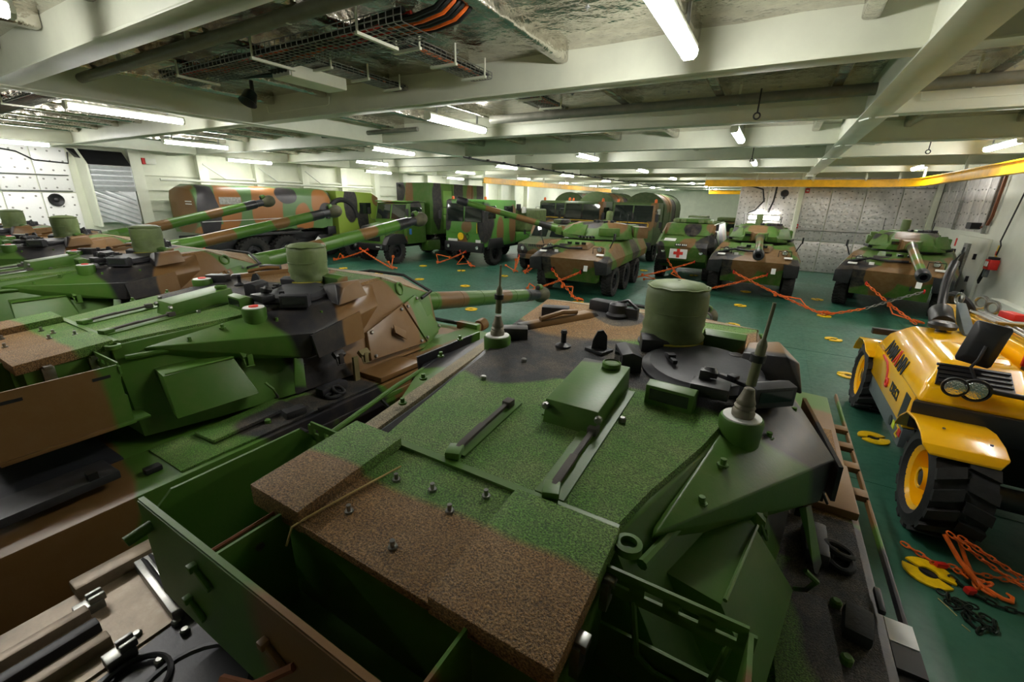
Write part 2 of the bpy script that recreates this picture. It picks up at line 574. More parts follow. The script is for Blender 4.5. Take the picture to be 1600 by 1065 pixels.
# back wall: crinkled foil panels with washers
for i in range(6):
    for z0, h in ((0.0, 1.6), (1.6, 3.2)):
        pinned_panel(wb, 'insulation_panel', 'foil_wall', (-2.0 + i * 1.41, YB, z0), (1.41, 0, 0), (0, 0, h), 6, int(h * 3.6), (0, -1, 0), i)
for x, wd in ((0.9, 0.22), (6.3, 0.2)):
    G().box((x, YB - 0.16, 2.5), (wd, 0.18, 5.0)).build('wall_stiffener', 'cream_paint', wb, 0.006)
for z in (4.5, 4.3, 2.15):
    G().tube([(1.1, YB - .12, z), (6.2, YB - .12, z)], 0.022, 6).build('conduit', 'bare_steel', wb)
G().tube([(-1.6, YB - .14, 4.4), (-.9, YB - .14, 4.2), (-.75, YB - .14, 3.6), (-1.1, YB - .14, 3.1), (-1.4, YB - .14, 2.95)], 0.04, 8).build('hanging_cable', 'black_cable', wb)
G().tube([(-.25, YB - .12, 4.6), (-.3, YB - .12, 3.6), (-.45, YB - .12, 3.0)], 0.04, 8).build('hanging_cable', 'black_cable', wb)
sp2 = tag(G().lathe([(0.03, 0), (0.16, 0.02), (0.19, 0.1), (0.15, 0.13), (0.03, 0.1)], (0.15, YB - 0.1, 4.0), (0, -1, 0), 20).build('wall_speaker', 'dark_steel'), 'small round loudspeaker under the yellow rail on the foil bulkhead', 'loudspeaker')
G().box((0.15, YB - 0.09, 3.86), (0.1, 0.06, 0.3)).build('bracket', 'dark_steel', sp2)
for (x, z, wd) in ((1.15, 4.15, .18), (1.0, 2.35, .16)):
    rb = tag(G().box((x, YB - 0.13, z), (wd, 0.12, 0.22)).build('alarm_box', 'red_paint', None, 0.01), 'red alarm box on the foil bulkhead ' + ('just below the yellow rail' if z > 3 else 'beside the white stiffener'), 'alarm box')
    G().box((x, YB - 0.2, z), (wd * .6, 0.03, 0.08)).build('button_plate', 'white_print', rb)

# right wall: foil stretch near the corner, then painted steel with a door
for i in range(6):
    pinned_panel(wr, 'insulation_panel', 'foil_wall', (XR, 21.9 + i * 1.1, 2.6), (0, 1.1, 0), (0, 0, 2.2), 3, 5, (-1, 0, 0), i + 9)
for y in (22.0, 25.2):
    G().box((XR - 0.1, y, 3.7), (0.12, 0.1, 2.2)).build('wall_stiffener', 'bare_steel', wr)
G().tube([(XR - .1, 21.75, 4.8), (XR - .1, 21.75, 3.2), (XR - .1, 21.9, 2.9)], 0.05, 8).build('riser_pipe', 'copper_brown', wr)
dr = struct(thing('door_1', 'white painted steel door in the right wall', 'door', (XR, 22.6, 0)))
del dr['category'], dr['label']
G().box((-0.05, 0.2, 1.25), (0.1, 3.0, 2.4)).build('door_leaf', 'white_paint', dr, 0.02)
G().box((-0.14, 0.3, 1.15), (0.1, 0.42, 2.1)).build('guide_rail', 'bare_steel', dr, 0.006)
for z in (0.4, 0.9, 1.4, 1.9):
    G().box((-0.2, 0.3, z), (0.04, 0.3, 0.05)).build('bolt_plate', 'galvanised', dr)
for y in (-.7, 1.5):
    for z in (0.5, 1.0, 1.8):
        G().box((-0.14, y, z), (0.08, 0.05, 0.2)).build('door_dog', 'dark_steel', dr)
G().box((-0.11, 1.75, 2.15), (0.02, 0.12, 0.3)).build('warning_label', 'red_print', dr)
ledge = G().box((XR - 0.15, 14.0, 0.4), (0.3, 10, 0.8)).build('trim_1', 'white_paint', None, 0.02)
struct(ledge)
lb = tag(G().box((XR - 0.2, 22.75, 2.84), (0.3, 0.5, 0.22)).build('wall_floodlight', 'dark_steel', None, 0.02), 'small dark floodlight on the foil right wall above the white door', 'floodlight')
G().tube([(XR - .1, 22.4, 2.8), (XR - .1, 22.0, 2.9)], 0.03, 6).build('conduit', 'copper_brown', lb)
G().box((XR - 0.2, 22.75, 2.72), (0.24, 0.44, 0.03)).build('lens', 'lens_glass', lb)
cb = thing('control_box', 'red hoist control box with looped black cable on the white wall', 'control box', (XR, 20.3, 1.7))
G().box((-0.14, 0, 0), (0.24, 0.4, 0.32)).build('case', 'red_paint', cb, 0.02)
G().box((-0.27, -0.02, 0.02), (0.03, 0.2, 0.16)).build('label_plate', 'white_print', cb)
G().box((-0.12, 0.02, 0.2), (0.2, 0.3, 0.08)).build('top_plate', 'dark_steel', cb, 0.01)
G().tube([(-.15, .25, .1), (-.15, .4, -.25), (-.15, .55, -.6), (-.15, .46, -.68), (-.15, .36, -.5), (-.15, .28, -.1)], 0.03, 8).build('cable_loop', 'black_cable', cb)
G().box((-0.16, 0.12, -.3), (0.1, 0.2, 0.26)).build('pendant', 'machine_grey', cb, 0.02)
G().tube([(-.12, -.05, .3), (-.12, -.12, .62), (-.12, .02, .75), (-.12, -.5, 2.6)], 0.022, 6).build('lead', 'black_cable', cb)
G().box((-0.02, 0.3, 0.42), (0.02, 0.12, 0.36)).build('warning_label', 'yellow_plate', cb)
G().box((-0.03, 0.3, 0.35), (0.02, 0.1, 0.12)).build('warning_stripe', 'red_print', cb)

# ------------------------------------------------------------------ fluorescent lamps
ROWA, ROWB = [-3.1, 4.5, 12.0, 19.6, 27.0, 34.5, 42.0, 49.5, 57.0], [0.65, 8.2, 15.8, 23.3, 30.8, 38.3, 45.8, 53.3]
LL = 2.0
def lamp_fix(x, y, z, label, group='ceiling fluorescent lamps', first=[None]):
    if first[0] is None:
        t = thing('fluorescent_lamp', label, 'lamp', (x, y, z), 0, group)
        G().box((0, 0, 0.055), (0.15, LL, 0.06)).build('housing', 'white_paint', t, 0.012)
        prof = [(-.08, .03), (-.075, -.03), (-.045, -.06), (.045, -.06), (.075, -.03), (.08, .03)]
        G().prism(prof, 'y', -LL / 2 + .03, LL / 2 - .03).build('diffuser', 'lamp_glow', t, ang=50)
        cp = G().prism([(a * 1.08, b * 1.06) for a, b in prof], 'y', -.02, .02).mesh('end_cap')
        for s in (-1, 1):
            inst('end_cap', cp, 'white_paint', t, (0, s * (LL / 2 - .02), 0))
        hg = G().box((0, 0, 0.22), (0.03, 0.03, 0.3)).mesh('hanger')
        for s in (-1, 1):
            inst('hanger', hg, 'galvanised', t, (0, s * 0.7, 0))
        first[0] = t
        return t
    c = copy_tree(first[0])
    c.location = (x, y, z)
    c['label'] = label
    return c
cols = [(-1.1, 0, 'column left of the right girder'), (-6.25, 1, 'column midway between the girders'), (-12.0, 0, 'column just beyond the middle girder'), (-17.3, 1, 'column towards the left wall'), (-20.95, 0, 'column along the left wall'), (4.4, 1, 'column by the right wall')]
ordn = ['nearest', 'second', 'third', 'fourth', 'fifth', 'sixth', 'seventh', 'eighth', 'ninth']
for x, ab, nm in cols:
    k = 0
    for y in (ROWB if ab else ROWA):
        if x > -2 and y > YB - 2:
            continue
        if y < -2 or (x > 4 and y < 2):
            continue
        lamp_fix(x, y, 4.74 if x < -20 else 4.9, '%s white fluorescent ceiling lamp in the %s' % (ordn[k], nm))
        k += 1
wlamp = thing('wall_lamp', 'glaring white lamp on the foil bulkhead behind the tanks', 'lamp', (-.6, YB - 0.16, 2.72), 0)
G().box((0, 0, 0), (1.5, 0.1, 0.22)).build('housing', 'white_paint', wlamp, 0.01)
G().box((0, -0.09, 0), (1.44, 0.08, 0.18)).build('diffuser', 'lamp_glow', wlamp, 0.03)

# ------------------------------------------------------------------ yellow hoist rails
def rail(name, pts, label):
    t = thing(name, label, 'hoist rail', (0, 0, 0))
    P = [Vector(p) for p in pts]
    def strip(nm, off_w, z0, z1, mat, bev=0.0):
        g = G()
        vs = []
        for i, p in enumerate(P):
            d = (P[min(i + 1, len(P) - 1)] - P[max(i - 1, 0)]).normalized()
            sd = Vector((d.y, -d.x, 0)) * off_w
            vs += [p + sd + Vector((0, 0, z0)), p - sd + Vector((0, 0, z0)), p - sd + Vector((0, 0, z1)), p + sd + Vector((0, 0, z1))]
        fs = [(0, 1, 2, 3), tuple(4 * (len(P) - 1) + k for k in (3, 2, 1, 0))]
        for i in range(len(P) - 1):
            for k in range(4):
                fs.append((4 * i + k, 4 * i + (k + 1) % 4, 4 * i + 4 + (k + 1) % 4, 4 * i + 4 + k))
        return g.add(vs, fs).build(nm, mat, t)
    strip('bottom_flange', 0.11, 0, 0.03, 'crane_yellow')
    strip('web', 0.03, 0.02, 0.3, 'crane_yellow')
    strip('top_flange', 0.11, 0.29, 0.32, 'crane_yellow')
    hb = G().box((0, 0, 0.22), (0.08, 0.08, 0.5)).mesh('hanger')
    for i in range(0, len(P), 3):
        inst('hanger', hb, 'cream_paint', t, tuple(P[i] + Vector((0, 0, 0.3))))
    return t
cur = [(-3.6 + i * 0.8, 26.3, 4.27) for i in range(9)]
for i in range(1, 9):
    a = R(90 - i * 11.25)
    cur.append((2.8 + 2.1 * math.cos(a), 24.2 + 2.1 * math.sin(a), 4.27))
cur += [(4.9, y, 4.27) for y in (22, 20, 18, 16, 14, 12, 9, 6, 3, 0, -3)]
rail('hoist_rail', cur, 'yellow hoist rail curving round in front of the foil bulkhead')
rail('hoist_rail', [(-14.5, y, 4.2) for y in (21.3, 22.5, 23.8, 25.0, 26.2, 27.5, 28.72, 30, 31.2, 32.4, 33.6, 34.8, 36.1, 37.3, 38.6, 39.8, 41, 42.2, 43.5)], 'straight yellow hoist rail above the parked lorries')
rail('hoist_rail', [(-6 + i, 47.0, 4.27) for i in range(5)], 'short far yellow hoist rail seen beside the bulkhead')

# ------------------------------------------------------------------ pipes, cable trays and fittings overhead
def pipe(name, pts, r, mat, label, clamps=()):
    o = tag(G().tube(pts, r, 12).build(name, mat), label, 'pipe')
    for c in clamps:
        G().box((c[0], c[1], (c[2] + ZF) / 2 + .02), (0.03, 0.05, ZF - c[2] + 2.6 * r)).build('clamp', 'cream_paint', o)
    return o
pipe('ceiling_pipe', [(-12.2, 9.3, 5.06), (-8.4, 9.3, 5.06)], 0.055, 'pipe_grey', 'short grey pipe under the deck beside the middle girder', [(-11, 9.3, 5.06)])
pipe('ceiling_pipe', [(-5.9, 8.95, 5.07), (6.3, 8.95, 5.07)], 0.085, 'pipe_grey', 'long thick grey pipe slung behind the first big beam', [(-4.2, 8.95, 5.07), (-.9, 8.95, 5.07), (2.0, 8.95, 5.07), (4.4, 8.95, 5.07)])
pipe('ceiling_pipe', [(-10.1, 3.25, 5.1), (-2.2, 3.25, 5.1)], 0.07, 'pipe_grey', 'grey pipe running along the nearest beam', [(-8.6, 3.25, 5.1), (-6.6, 3.25, 5.1), (-4.6, 3.25, 5.1)])
pipe('ceiling_pipe', [(-9.8, 10.6, 5.1), (.8, 10.6, 5.1)], 0.03, 'pipe_grey', 'thin grey pipe further back under the deck', [(-7, 10.6, 5.1), (-3, 10.6, 5.1)])
def tray(label, ax, a, b, c, z, wd, dep, cables, seed):
    """wire-mesh cable tray: ax 'x' or 'y', from a to b, centred at c"""
    t = thing('cable_tray', label, 'cable tray', (0, 0, 0))
    P = (lambda u, v, h: (u, c + v, z + h)) if ax == 'x' else (lambda u, v, h: (c + v, u, z + h))
    g = G()
    n = int((b - a) / 0.1)
    for i in range(n + 1):
        u = a + (b - a) * i / n
        g.tube([P(u, -wd / 2, dep), P(u, -wd / 2, 0.02), P(u, -wd / 2 + .02, 0), P(u, wd / 2 - .02, 0), P(u, wd / 2, 0.02), P(u, wd / 2, dep)], 0.0055, 5)
    for v in [-wd / 2 + wd * k / 7 for k in range(8)]:
        g.tube([P(a, v, 0.004), P(b, v, 0.004)], 0.0055, 5)
    for s in (-1, 1):
        for h in (dep / 2, dep):
            g.tube([P(a, s * wd / 2, h), P(b, s * wd / 2, h)], 0.0055, 5)
    g.build('wire_basket', 'bare_steel', t)
    r2 = random.Random(seed)
    for k in range(cables):
        v0 = -wd / 2 + 0.05 + (wd - .1) * k / max(1, cables - 1)
        pts = []
        for i in range(9):
            u = a + (b - a) * i / 8
            pts.append(P(u, v0 + r2.uniform(-.03, .03), 0.03 + r2.uniform(0, dep * .7)))
        m = 'orange_paint' if k % 6 == 5 else ('red_print' if k % 7 == 3 else 'black_cable')
        G().tube(pts, r2.uniform(0.014, 0.026), 7).build('cable', m, t)
    for i in range(3):
        u = a + (b - a) * (0.12 + 0.38 * i)
        for s in (-1, 1):
            G().tube([P(u, s * (wd / 2 + .02), -0.02), P(u, s * (wd / 2 + .02), ZF - z)], 0.014, 6).build('drop_rod', 'cream_paint', t)
        G().bar(P(u, -wd / 2 - .04, -.02), P(u, wd / 2 + .04, -.02), 0.04, 0.03).build('cross_bar', 'cream_paint', t)
    return t
tray('wide wire cable tray packed with black cables beneath the near deck', 'x', -8.3, -3.4, 3.85, 4.98, 0.5, 0.12, 16, 1)
tr1 = bpy.data.objects['cable_tray']
for k in range(7):
    y = 3.66 + k * .06
    G().tube([(-3.75, y, 5.03), (-3.3, y, 5.02), (-3.05, y + .02, 5.06), (-2.95, y + .05, 5.14), (-2.95 + .02 * k, y + .1, 5.3)], .022, 7).build('cable', 'black_cable' if k not in (2, 5) else 'orange_paint', tr1)
for k in range(4):
    x = -7.6 + k * .12
    G().tube([(x, 3.8, 5.03), (x + .2, 4.1, 5.0), (x + .3, 4.4, 5.08), (x + .3, 4.9, 5.2)], .018, 6).build('cable', 'black_cable', tr1)
tray('wire cable tray with an orange cable running towards the big beam', 'y', 4.15, 5.9, -4.05, 5.03, 0.34, 0.08, 9, 2)
tray('wire cable tray with red cables left of the orange-cabled one', 'y', 4.3, 6.0, -5.75, 5.06, 0.3, 0.07, 8, 3)
tray('dark bundle of cables in a tray beyond the middle girder', 'x', -16.5, -11.0, 3.3, 5.0, 0.4, 0.1, 10, 4)
tray('short wire tray glimpsed behind the first big beam', 'y', 6.5, 8.75, -4.2, 5.12, 0.4, 0.06, 7, 5)
hb = thing('terminal_box', 'long cream terminal box hung under the wide cable tray', 'box', (-6.15, 4.35, 4.98))
G().box((0, 0.25, 0), (0.42, 0.9, 0.16)).build('case', 'cream_paint', hb, 0.012)
G().box((0, -0.21, 0), (0.38, 0.02, 0.13)).build('gland_plate', 'white_print', hb)
gl = G().lathe([(0.03, 0), (0.03, 0.05), (0.018, 0.05), (0.018, 0.09)], (0, 0, 0), (0, -1, 0), 8).mesh('cable_gland')
for k in range(4):
    inst('cable_gland', gl, 'dark_steel', hb, (-.12 + .08 * k, -.22, 0))
hn = thing('horn_speaker', 'black horn loudspeaker hanging from the insulated deck', 'loudspeaker', (-8.2, 4.85, 5.0))
G().lathe([(0.07, 0), (0.1, 0.03), (0.13, 0.2), (0.145, 0.22), (0.12, 0.21), (0.05, 0.1)], (0, 0.06, 0.06), (0.1, -0.5, -0.9), 20).build('horn', 'machine_black', hn)
G().box((0, 0.08, 0.14), (0.05, 0.04, 0.28)).build('bracket', 'dark_steel', hn)
fest = G()
pts = [(-9.4 + 0.0 * i, 13.8, 4.8) for i in range(1)]
fc = tag(G().tube([(-10.15, 13.6 + i * 1.2, 4.80 - 0.03 * (i % 2)) for i in range(30)], 0.03, 6).build('festoon_cable', 'black_cable'), 'knotted dark cable strung along the middle girder', 'cable')
kn = G().box((0, 0, 0), (0.09, 0.12, 0.09)).mesh('clip', 0.02)
for i in range(24):
    inst('clip', kn, 'black_plastic', fc, (-10.15, 14.0 + i * 1.2, 4.8))
for (x, y) in ((-.55, 8.4), (2.9, 15), (-1.0, 16.5)):
    hk = tag(G().torus((x, y, 4.72), 0.045, 0.012, (0, 1, 0), 14, 6).tube([(x, y, 4.77), (x, y, 5.1)], 0.012, 6).build('shackle', 'dark_steel'), {-.55: 'dark shackle hanging behind the first big beam', 2.9: 'shackle hanging right of the right girder', -1.0: 'small shackle hanging from a farther beam'}[x], 'shackle')
# wire leads stapled along the beams
for (x0, x1, y, z) in ((-9.6, -7.6, 6.03, 4.98), (-8.0, -3.0, 9.8, 5.06), (-2.6, .6, 9.8, 5.04), (1.6, 5, 9.8, 5.0)):
    G().tube([(x0, y, z + .14), (x0 + .03, y, z + .02), (x0 + .1, y, z), (x1 - .1, y, z + .02), (x1 - .03, y, z + .04), (x1, y, z + .16)], 0.008, 5).build('stapled_wire', 'cream_paint', ceil)
for (x, y) in ((1.1, 9.95), (1.1, 13.95), (1.1, 17.6)):
    G().box((x - .1, y + .1, ZB - .03), (0.04, 0.3, 0.03), R(20)).build('weld_lug', 'white_paint', ceil)
    G().box((x + .16, y - .08, ZB - .03), (0.3, 0.04, 0.03), R(-8)).build('weld_lug', 'white_paint', ceil)
# ================================================================== main battle tanks
TB = [(BROWN, (0.1, -3.65, 1.9), (3.2, 1.82, 2.2)),
      (BLACK, (0.1, -0.25, 2.0), (4.0, 0.36, 2.5)),
      (BLACK, (-0.55, -0.45, 2.3), (0.5, 0.5, 0.4)),
      (BROWN, (-0.4, 0.5, 2.45), (0.75, 0.5, 0.3)),
      (BLACK, (0.7, -0.1, 2.45), (0.5, 0.42, 0.3)),
      (BLACK, (-0.1, 0.68, 2.5), (0.22, 0.22, 0.2)),
      (BROWN, (1.35, 0.52, 1.9), (0.62, 0.6, 1.0)),
      (BROWN, (-1.3, 0.75, 1.9), (0.6, 0.55, 1.0)),
      (BROWN, (0.9, 2.1, 2.2), (0.55, 0.45, 0.9)),
      (BROWN, (1.3, 3.0, 1.3), (0.9, 0.7, 0.8)),
      (BROWN, (1.75, 1.1, 1.1), (0.5, 0.9, 0.9)),
      (BROWN, (-1.75, 0.7, 1.1), (0.6, 1.2, 0.9)),
      (BROWN, (-1.4, -0.9, 1.4), (0.7, 0.55, 0.4)),
      (BLACK, (1.6, -.85, 1.5), (.25, .45, .3))]
camo('tank_camo', TB, rough=0.42, dust=0.12)
camo('tank_green', [(BROWN, (.5, -2.6, 2.0), (.85, .3, .8))], rough=.45, dust=.06)
camo('tank_grit', TB, grit=0.9, dust=0.24)
camo('tank_dirty', [(BROWN, (0.1, 1.6, 2.2), (1.2, 0.5, 0.8))], base=s2l((110, 100, 80)), grit=0.5, dust=0.7)
t = NT('engine_deck')
n1 = t.noise(3.5, 5, 0.7)
n2 = t.noise(1.1, 2)
c = t.ramp(n1, [(0.3, s2l((104, 88, 70))), (0.6, s2l((146, 128, 106))), (0.8, s2l((176, 160, 138)))])
mx = t.n('SeparateXYZ')
t.l(t.coord(), mx.inputs[0])
k = t.math('GREATER_THAN', t.math('ADD', mx.outputs['X'], t.math('MULTIPLY', n2, 0.5)), -0.86)
t.setc(t.mix(k, c, s2l((52, 52, 58))))
t.pr(0.42, 0.2)
t.bump(t.noise(30, 3), 0.12)
M['engine_deck'] = t.m
GB = [(BROWN, (0, -0.4, 0), (1, 0.5, 1)), (BROWN, (0.05, 2.05, 0), (1, 0.42, 1)), (BROWN, (0, 3.9, 0.1), (1, 0.28, .3)), (BLACK, (0, 5.25, 0), (1, 0.28, 1))]
camo('gun_camo', GB, rough=0.33, warp=0.1, dust=0.05)
simple('hatch_black', (44, 44, 48), 0.5, vary=0.25, scale=10, bump=0.06)

def zr(y):
    return 2.22 + 0.085 * (y + 1.7)
def mir(pts):
    return [(-x, y, z) for x, y, z in pts]

def make_tank():
    T = thing('battle_tank', '', 'tank', (0, 0, 0), 0, 'battle tanks parked side by side')
    # ---- hull
    g = G().prism([(-3.55, 0.55), (-3.55, 1.42), (-3.3, 1.47), (2.1, 1.47), (3.35, 1.08), (3.45, 0.95), (2.9, 0.5)], 'x', -1.15, 1.15)
    hull = g.build('hull', 'tank_camo', T, 0.012)
    for s in (-1, 1):
        g = G().hull([(s * 1.15, -3.4, 0.95), (s * 1.15, -3.4, 1.49), (s * 1.74, -3.4, 0.95), (s * 1.74, -3.4, 1.49), (s * 1.15, 2.3, 1.0), (s * 1.15, 2.3, 1.49), (s * 1.74, 2.3, 1.0), (s * 1.74, 2.3, 1.47), (s * 1.15, 3.25, 0.98), (s * 1.7, 3.25, 0.98), (s * 1.15, 3.2, 1.1), (s * 1.7, 3.2, 1.1)])
        sp = g.build('sponson', 'tank_camo', T, 0.015)
        dk = G().box((s * 1.44, -0.2, 1.496), (0.5, 3.2, 0.012)).build('deck_plate', 'tank_grit', sp)
        for k in range(6):
            y = -2.95 + k * 1.02
            G().box((s * 1.765, y + 0.5, 0.74), (0.035, 1.0, 0.5)).build('side_skirt', 'tank_camo', T, 0.008)
        # outer rail with its green rungs
        G().bar((s * 1.85, -1.6, 1.4), (s * 1.85, 2.6, 1.4), 0.02, 0.05).build('fender_rail', 'tank_camo', T, 0.004)
        for y in (0.55, 0.95, 1.3, 1.65, -0.95):
            G().box((s * 1.79, y, 1.42), (0.12, 0.1, 0.045)).build('fender_rung', 'tank_camo', T, 0.006)
        # running gear
        lp = [(-3.3, 0.62), (-3.05, 0.16), (-2.5, 0.0), (2.3, 0.0), (3.0, 0.3), (3.25, 0.66), (3.05, 0.86), (-3.1, 0.9)]
        g = G()
        lo = [(-3.2, 0.62), (-2.98, 0.22), (-2.48, 0.07), (2.26, 0.07), (2.93, 0.35), (3.15, 0.66), (3.0, 0.79), (-3.05, 0.83)]
        n = len(lp)
        x0, x1 = s * 1.08, s * 1.66
        vs = [(x, y, z) for x in (x0, x1) for y, z in lp] + [(x, y, z) for x in (x0, x1) for y, z in lo]
        fs = []
        for i in range(n):
            j = (i + 1) % n
            fs += [(i, j, n + j, n + i), (2 * n + i, 3 * n + i, 3 * n + j, 2 * n + j), (i, 2 * n + i, 2 * n + j, j), (n + i, n + j, 3 * n + j, 3 * n + i)]
        g.add(vs, fs).build('track', 'dark_steel', T)
        wm = G().lathe([(0.06, -.12), (0.3, -.12), (0.335, -.09), (0.335, .09), (0.3, .12), (0.12, .1), (0.1, .16), (0.04, .17)], (0, 0, 0), (s, 0, 0), 18).mesh('road_wheel')
        for k in range(6):
            inst('road_wheel', wm, 'tyre_rubber', T, (s * 1.38, -2.35 + k * 0.94, 0.42))
    # engine deck behind the turret, with rails, louvre, hooks and a round cover
    ed = G().box((0, -2.72, 1.485), (2.3, 1.55, 0.03)).box((-1.42, -2.72, 1.5), (0.56, 1.6, 0.02)).build('engine_deck', 'engine_deck', T)
    g = G()
    fx, fy = -1.36, -2.38
    g.box((fx, fy + .1, 1.55), (0.42, 0.03, 0.09), 0.75).box((fx - .1, fy - .03, 1.55), (0.42, 0.035, 0.09), 0.75)
    g2 = G().box((-1.37, -2.37, 1.53), (0.5, 0.24, 0.07), R(-4)).build('louvre_frame', 'bare_steel', ed, 0.008)
    sm = G().box((0, 0, 0), (0.42, 0.012, 0.05)).mesh('louvre_slat')
    for k in range(6):
        inst('louvre_slat', sm, 'dark_steel', g2, (-1.37, -2.45 + k * 0.032, 1.57), (R(25), 0, R(-4)))
    G().box((-1.69, -2.52, 1.54), (0.1, 0.34, 0.07)).build('hinge_cover', 'engine_deck', ed, 0.012)
    for k, (x, y) in enumerate(((-1.53, -2.68), (-1.13, -2.7), (-0.95, -2.95))):
        G().box((x, y, 1.53), (0.07, 0.1, 0.05)).box((x - .02, y + .03, 1.565), (0.02, 0.06, 0.04)).box((x + .02, y + .03, 1.565), (0.02, 0.06, 0.04)).build('lifting_hook', 'bare_steel', ed, 0.006)
    for x in (-1.5, -1.38, -1.26):
        G().box((x, -3.05, 1.53), (0.055, 0.72, 0.06)).build('guide_rail', 'engine_deck' if x != -1.38 else 'dark_steel', ed, 0.008)
    bm = G().lathe([(0.02, 0), (0.02, .02), (0.013, .026)], (0, 0, 0), n=8).mesh('bolt')
    for x, y in ((-1.12, -2.5), (-1.04, -2.5), (-.98, -2.62), (-1.2, -2.62), (-1.2, -2.3), (-.8, -2.75)):
        inst('bolt', bm, 'bare_steel', ed, (x, y, 1.5))
    G().lathe([(0.22, 0), (0.22, 0.02), (0.2, 0.025), (0.19, 0.015)], (-0.72, -2.62, 1.5), n=28).build('round_cover', 'engine_deck', ed)
    G().torus((-.95, -2.72, 1.52), 0.12, 0.012, (0, 0, 1), 24, 6).build('grab_ring', 'dark_steel', ed)
    # right deck items
    for s in (1,):
        G().torus((1.58, -0.42, 1.52), 0.075, 0.02, (0, 0, 1), 22, 8, 1.0, 0.7).torus((1.57, -0.36, 1.55), 0.07, 0.018, (0.3, 0, 1), 20, 8, 1.0, .6).build('hose_coil', 'black_rubber', T)
        G().box((1.6, -0.86, 1.535), (0.12, 0.19, 0.08), R(-8)).build('track_pad', 'black_rubber', T, 0.03)
        for x, y in ((1.53, -.75), (1.54, -1.07), (1.36, -.9)):
            inst('bolt', G().lathe([(0.026, 0), (0.026, .03), (0.016, .04)], (0, 0, 0), n=8).mesh('bolt'), 'tank_camo', T, (x, y, 1.5))
        G().box((1.72, -0.62, 1.52), (0.03, 0.16, 0.03)).build('tie_bar', 'dark_steel', T, 0.008)
        G().box((1.42, -2.55, 1.58), (0.26, 0.95, 0.06), R(2)).build('black_mat', 'hatch_black', T, 0.012)
        G().box((1.5, -2.2, 1.62), (0.06, 0.05, 0.08)).build('mat_clamp', 'dark_steel', T)
        G().box((1.52, -1.9, 1.515), (0.07, 0.1, 0.04)).build('cleat', 'dark_steel', T, 0.01)
        G().box((1.38, -1.15, 1.53), (0.26, 0.72, 0.03), R(4)).build('deck_flap', 'tank_grit', T, 0.008)
        G().box((1.55, -0.35 + .72, 1.53), (0.34, 0.62, 0.06)).build('deck_bin', 'tank_camo', T, 0.015)
        G().box((1.46, -0.35, 1.54), (0.12, 0.3, 0.09)).build('black_step', 'hatch_black', T, 0.02)
    # hull front fittings
    for s in (-1, 1):
        G().lathe([(0.09, 0), (0.1, 0.05), (0.1, 0.14), (0.08, 0.16)], (s * 1.25, 2.55, 1.46), (0, 1, 0.1), 16).build('headlamp', 'tank_camo', T)
        G().box((s * 1.2, 2.35, 1.5), (0.4, 0.12, 0.12)).build('lamp_guard', 'tank_camo', T, 0.02)
    G().tube([(-.9, 2.6, 1.42), (-.3, 2.75, 1.36), (.5, 2.7, 1.38), (.95, 2.5, 1.46)], 0.035, 8).build('tow_cable', 'dark_steel', T)

    # ---- turret
    top = [(.62, -1.7), (.69, -1.42), (.83, -.99), (.92, -.62), (1.0, 0.0), (.97, .85)]
    topL = [(-.6, -1.7), (-.64, -1.42), (-.68, -1.08), (-.72, -.62), (-.86, 0.0), (-.92, .85)]
    low = [(1.0, -1.75), (1.15, -1.28), (1.29, -.5), (1.37, .16), (1.39, 1.12), (1.1, 1.75), (.5, 1.95)]
    P = [(x, y, zr(y) - .01) for x, y in top + topL] + [(x, y, 1.53) for x, y in low] + [(-x, y, 1.53) for x, y in low]
    P += [(.98, 1.72, 2.1), (-.9, 1.66, 2.14), (.3, 1.9, 2.22), (-.4, 1.88, 2.22)]
    tb = G().hull(P).build('turret', 'tank_camo', T, 0.012)
    G().lathe([(1.0, 0), (1.0, .1)], (0, .2, 1.45), n=40).build('turret_ring', 'dark_steel', T)
    poly = [(x, y) for x, y in top] + [(x, y) for x, y in topL[::-1]]
    n = len(poly)
    vs = [(x, y, zr(y) - .02) for x, y in poly] + [(x * .985, y * .985, zr(y * .985) + .012) for x, y in poly]
    G().add(vs, [tuple(range(n))[::-1], tuple(range(n, 2 * n))] + [(i, (i + 1) % n, n + (i + 1) % n, n + i) for i in range(n)]).build('roof_plate', 'tank_grit', tb)
    # front sloping roof, worn, with its rubber lip
    fr = [(.97, .86, zr(.86) + .01), (-.92, .86, zr(.86) + .01), (-.9, 1.62, 2.17), (-.4, 1.84, 2.245), (.3, 1.86, 2.245), (.98, 1.68, 2.12)]
    G().hull(fr + [(x, y, z - .05) for x, y, z in fr]).build('front_roof', 'tank_dirty', tb, 0.01)
    G().tube([(-1.0, 1.35, 2.16), (-.9, 1.66, 2.17), (-.4, 1.9, 2.26), (.3, 1.92, 2.26), (1.0, 1.72, 2.13), (1.1, 1.42, 2.1)], 0.022, 6).build('rubber_lip', 'black_rubber', tb)
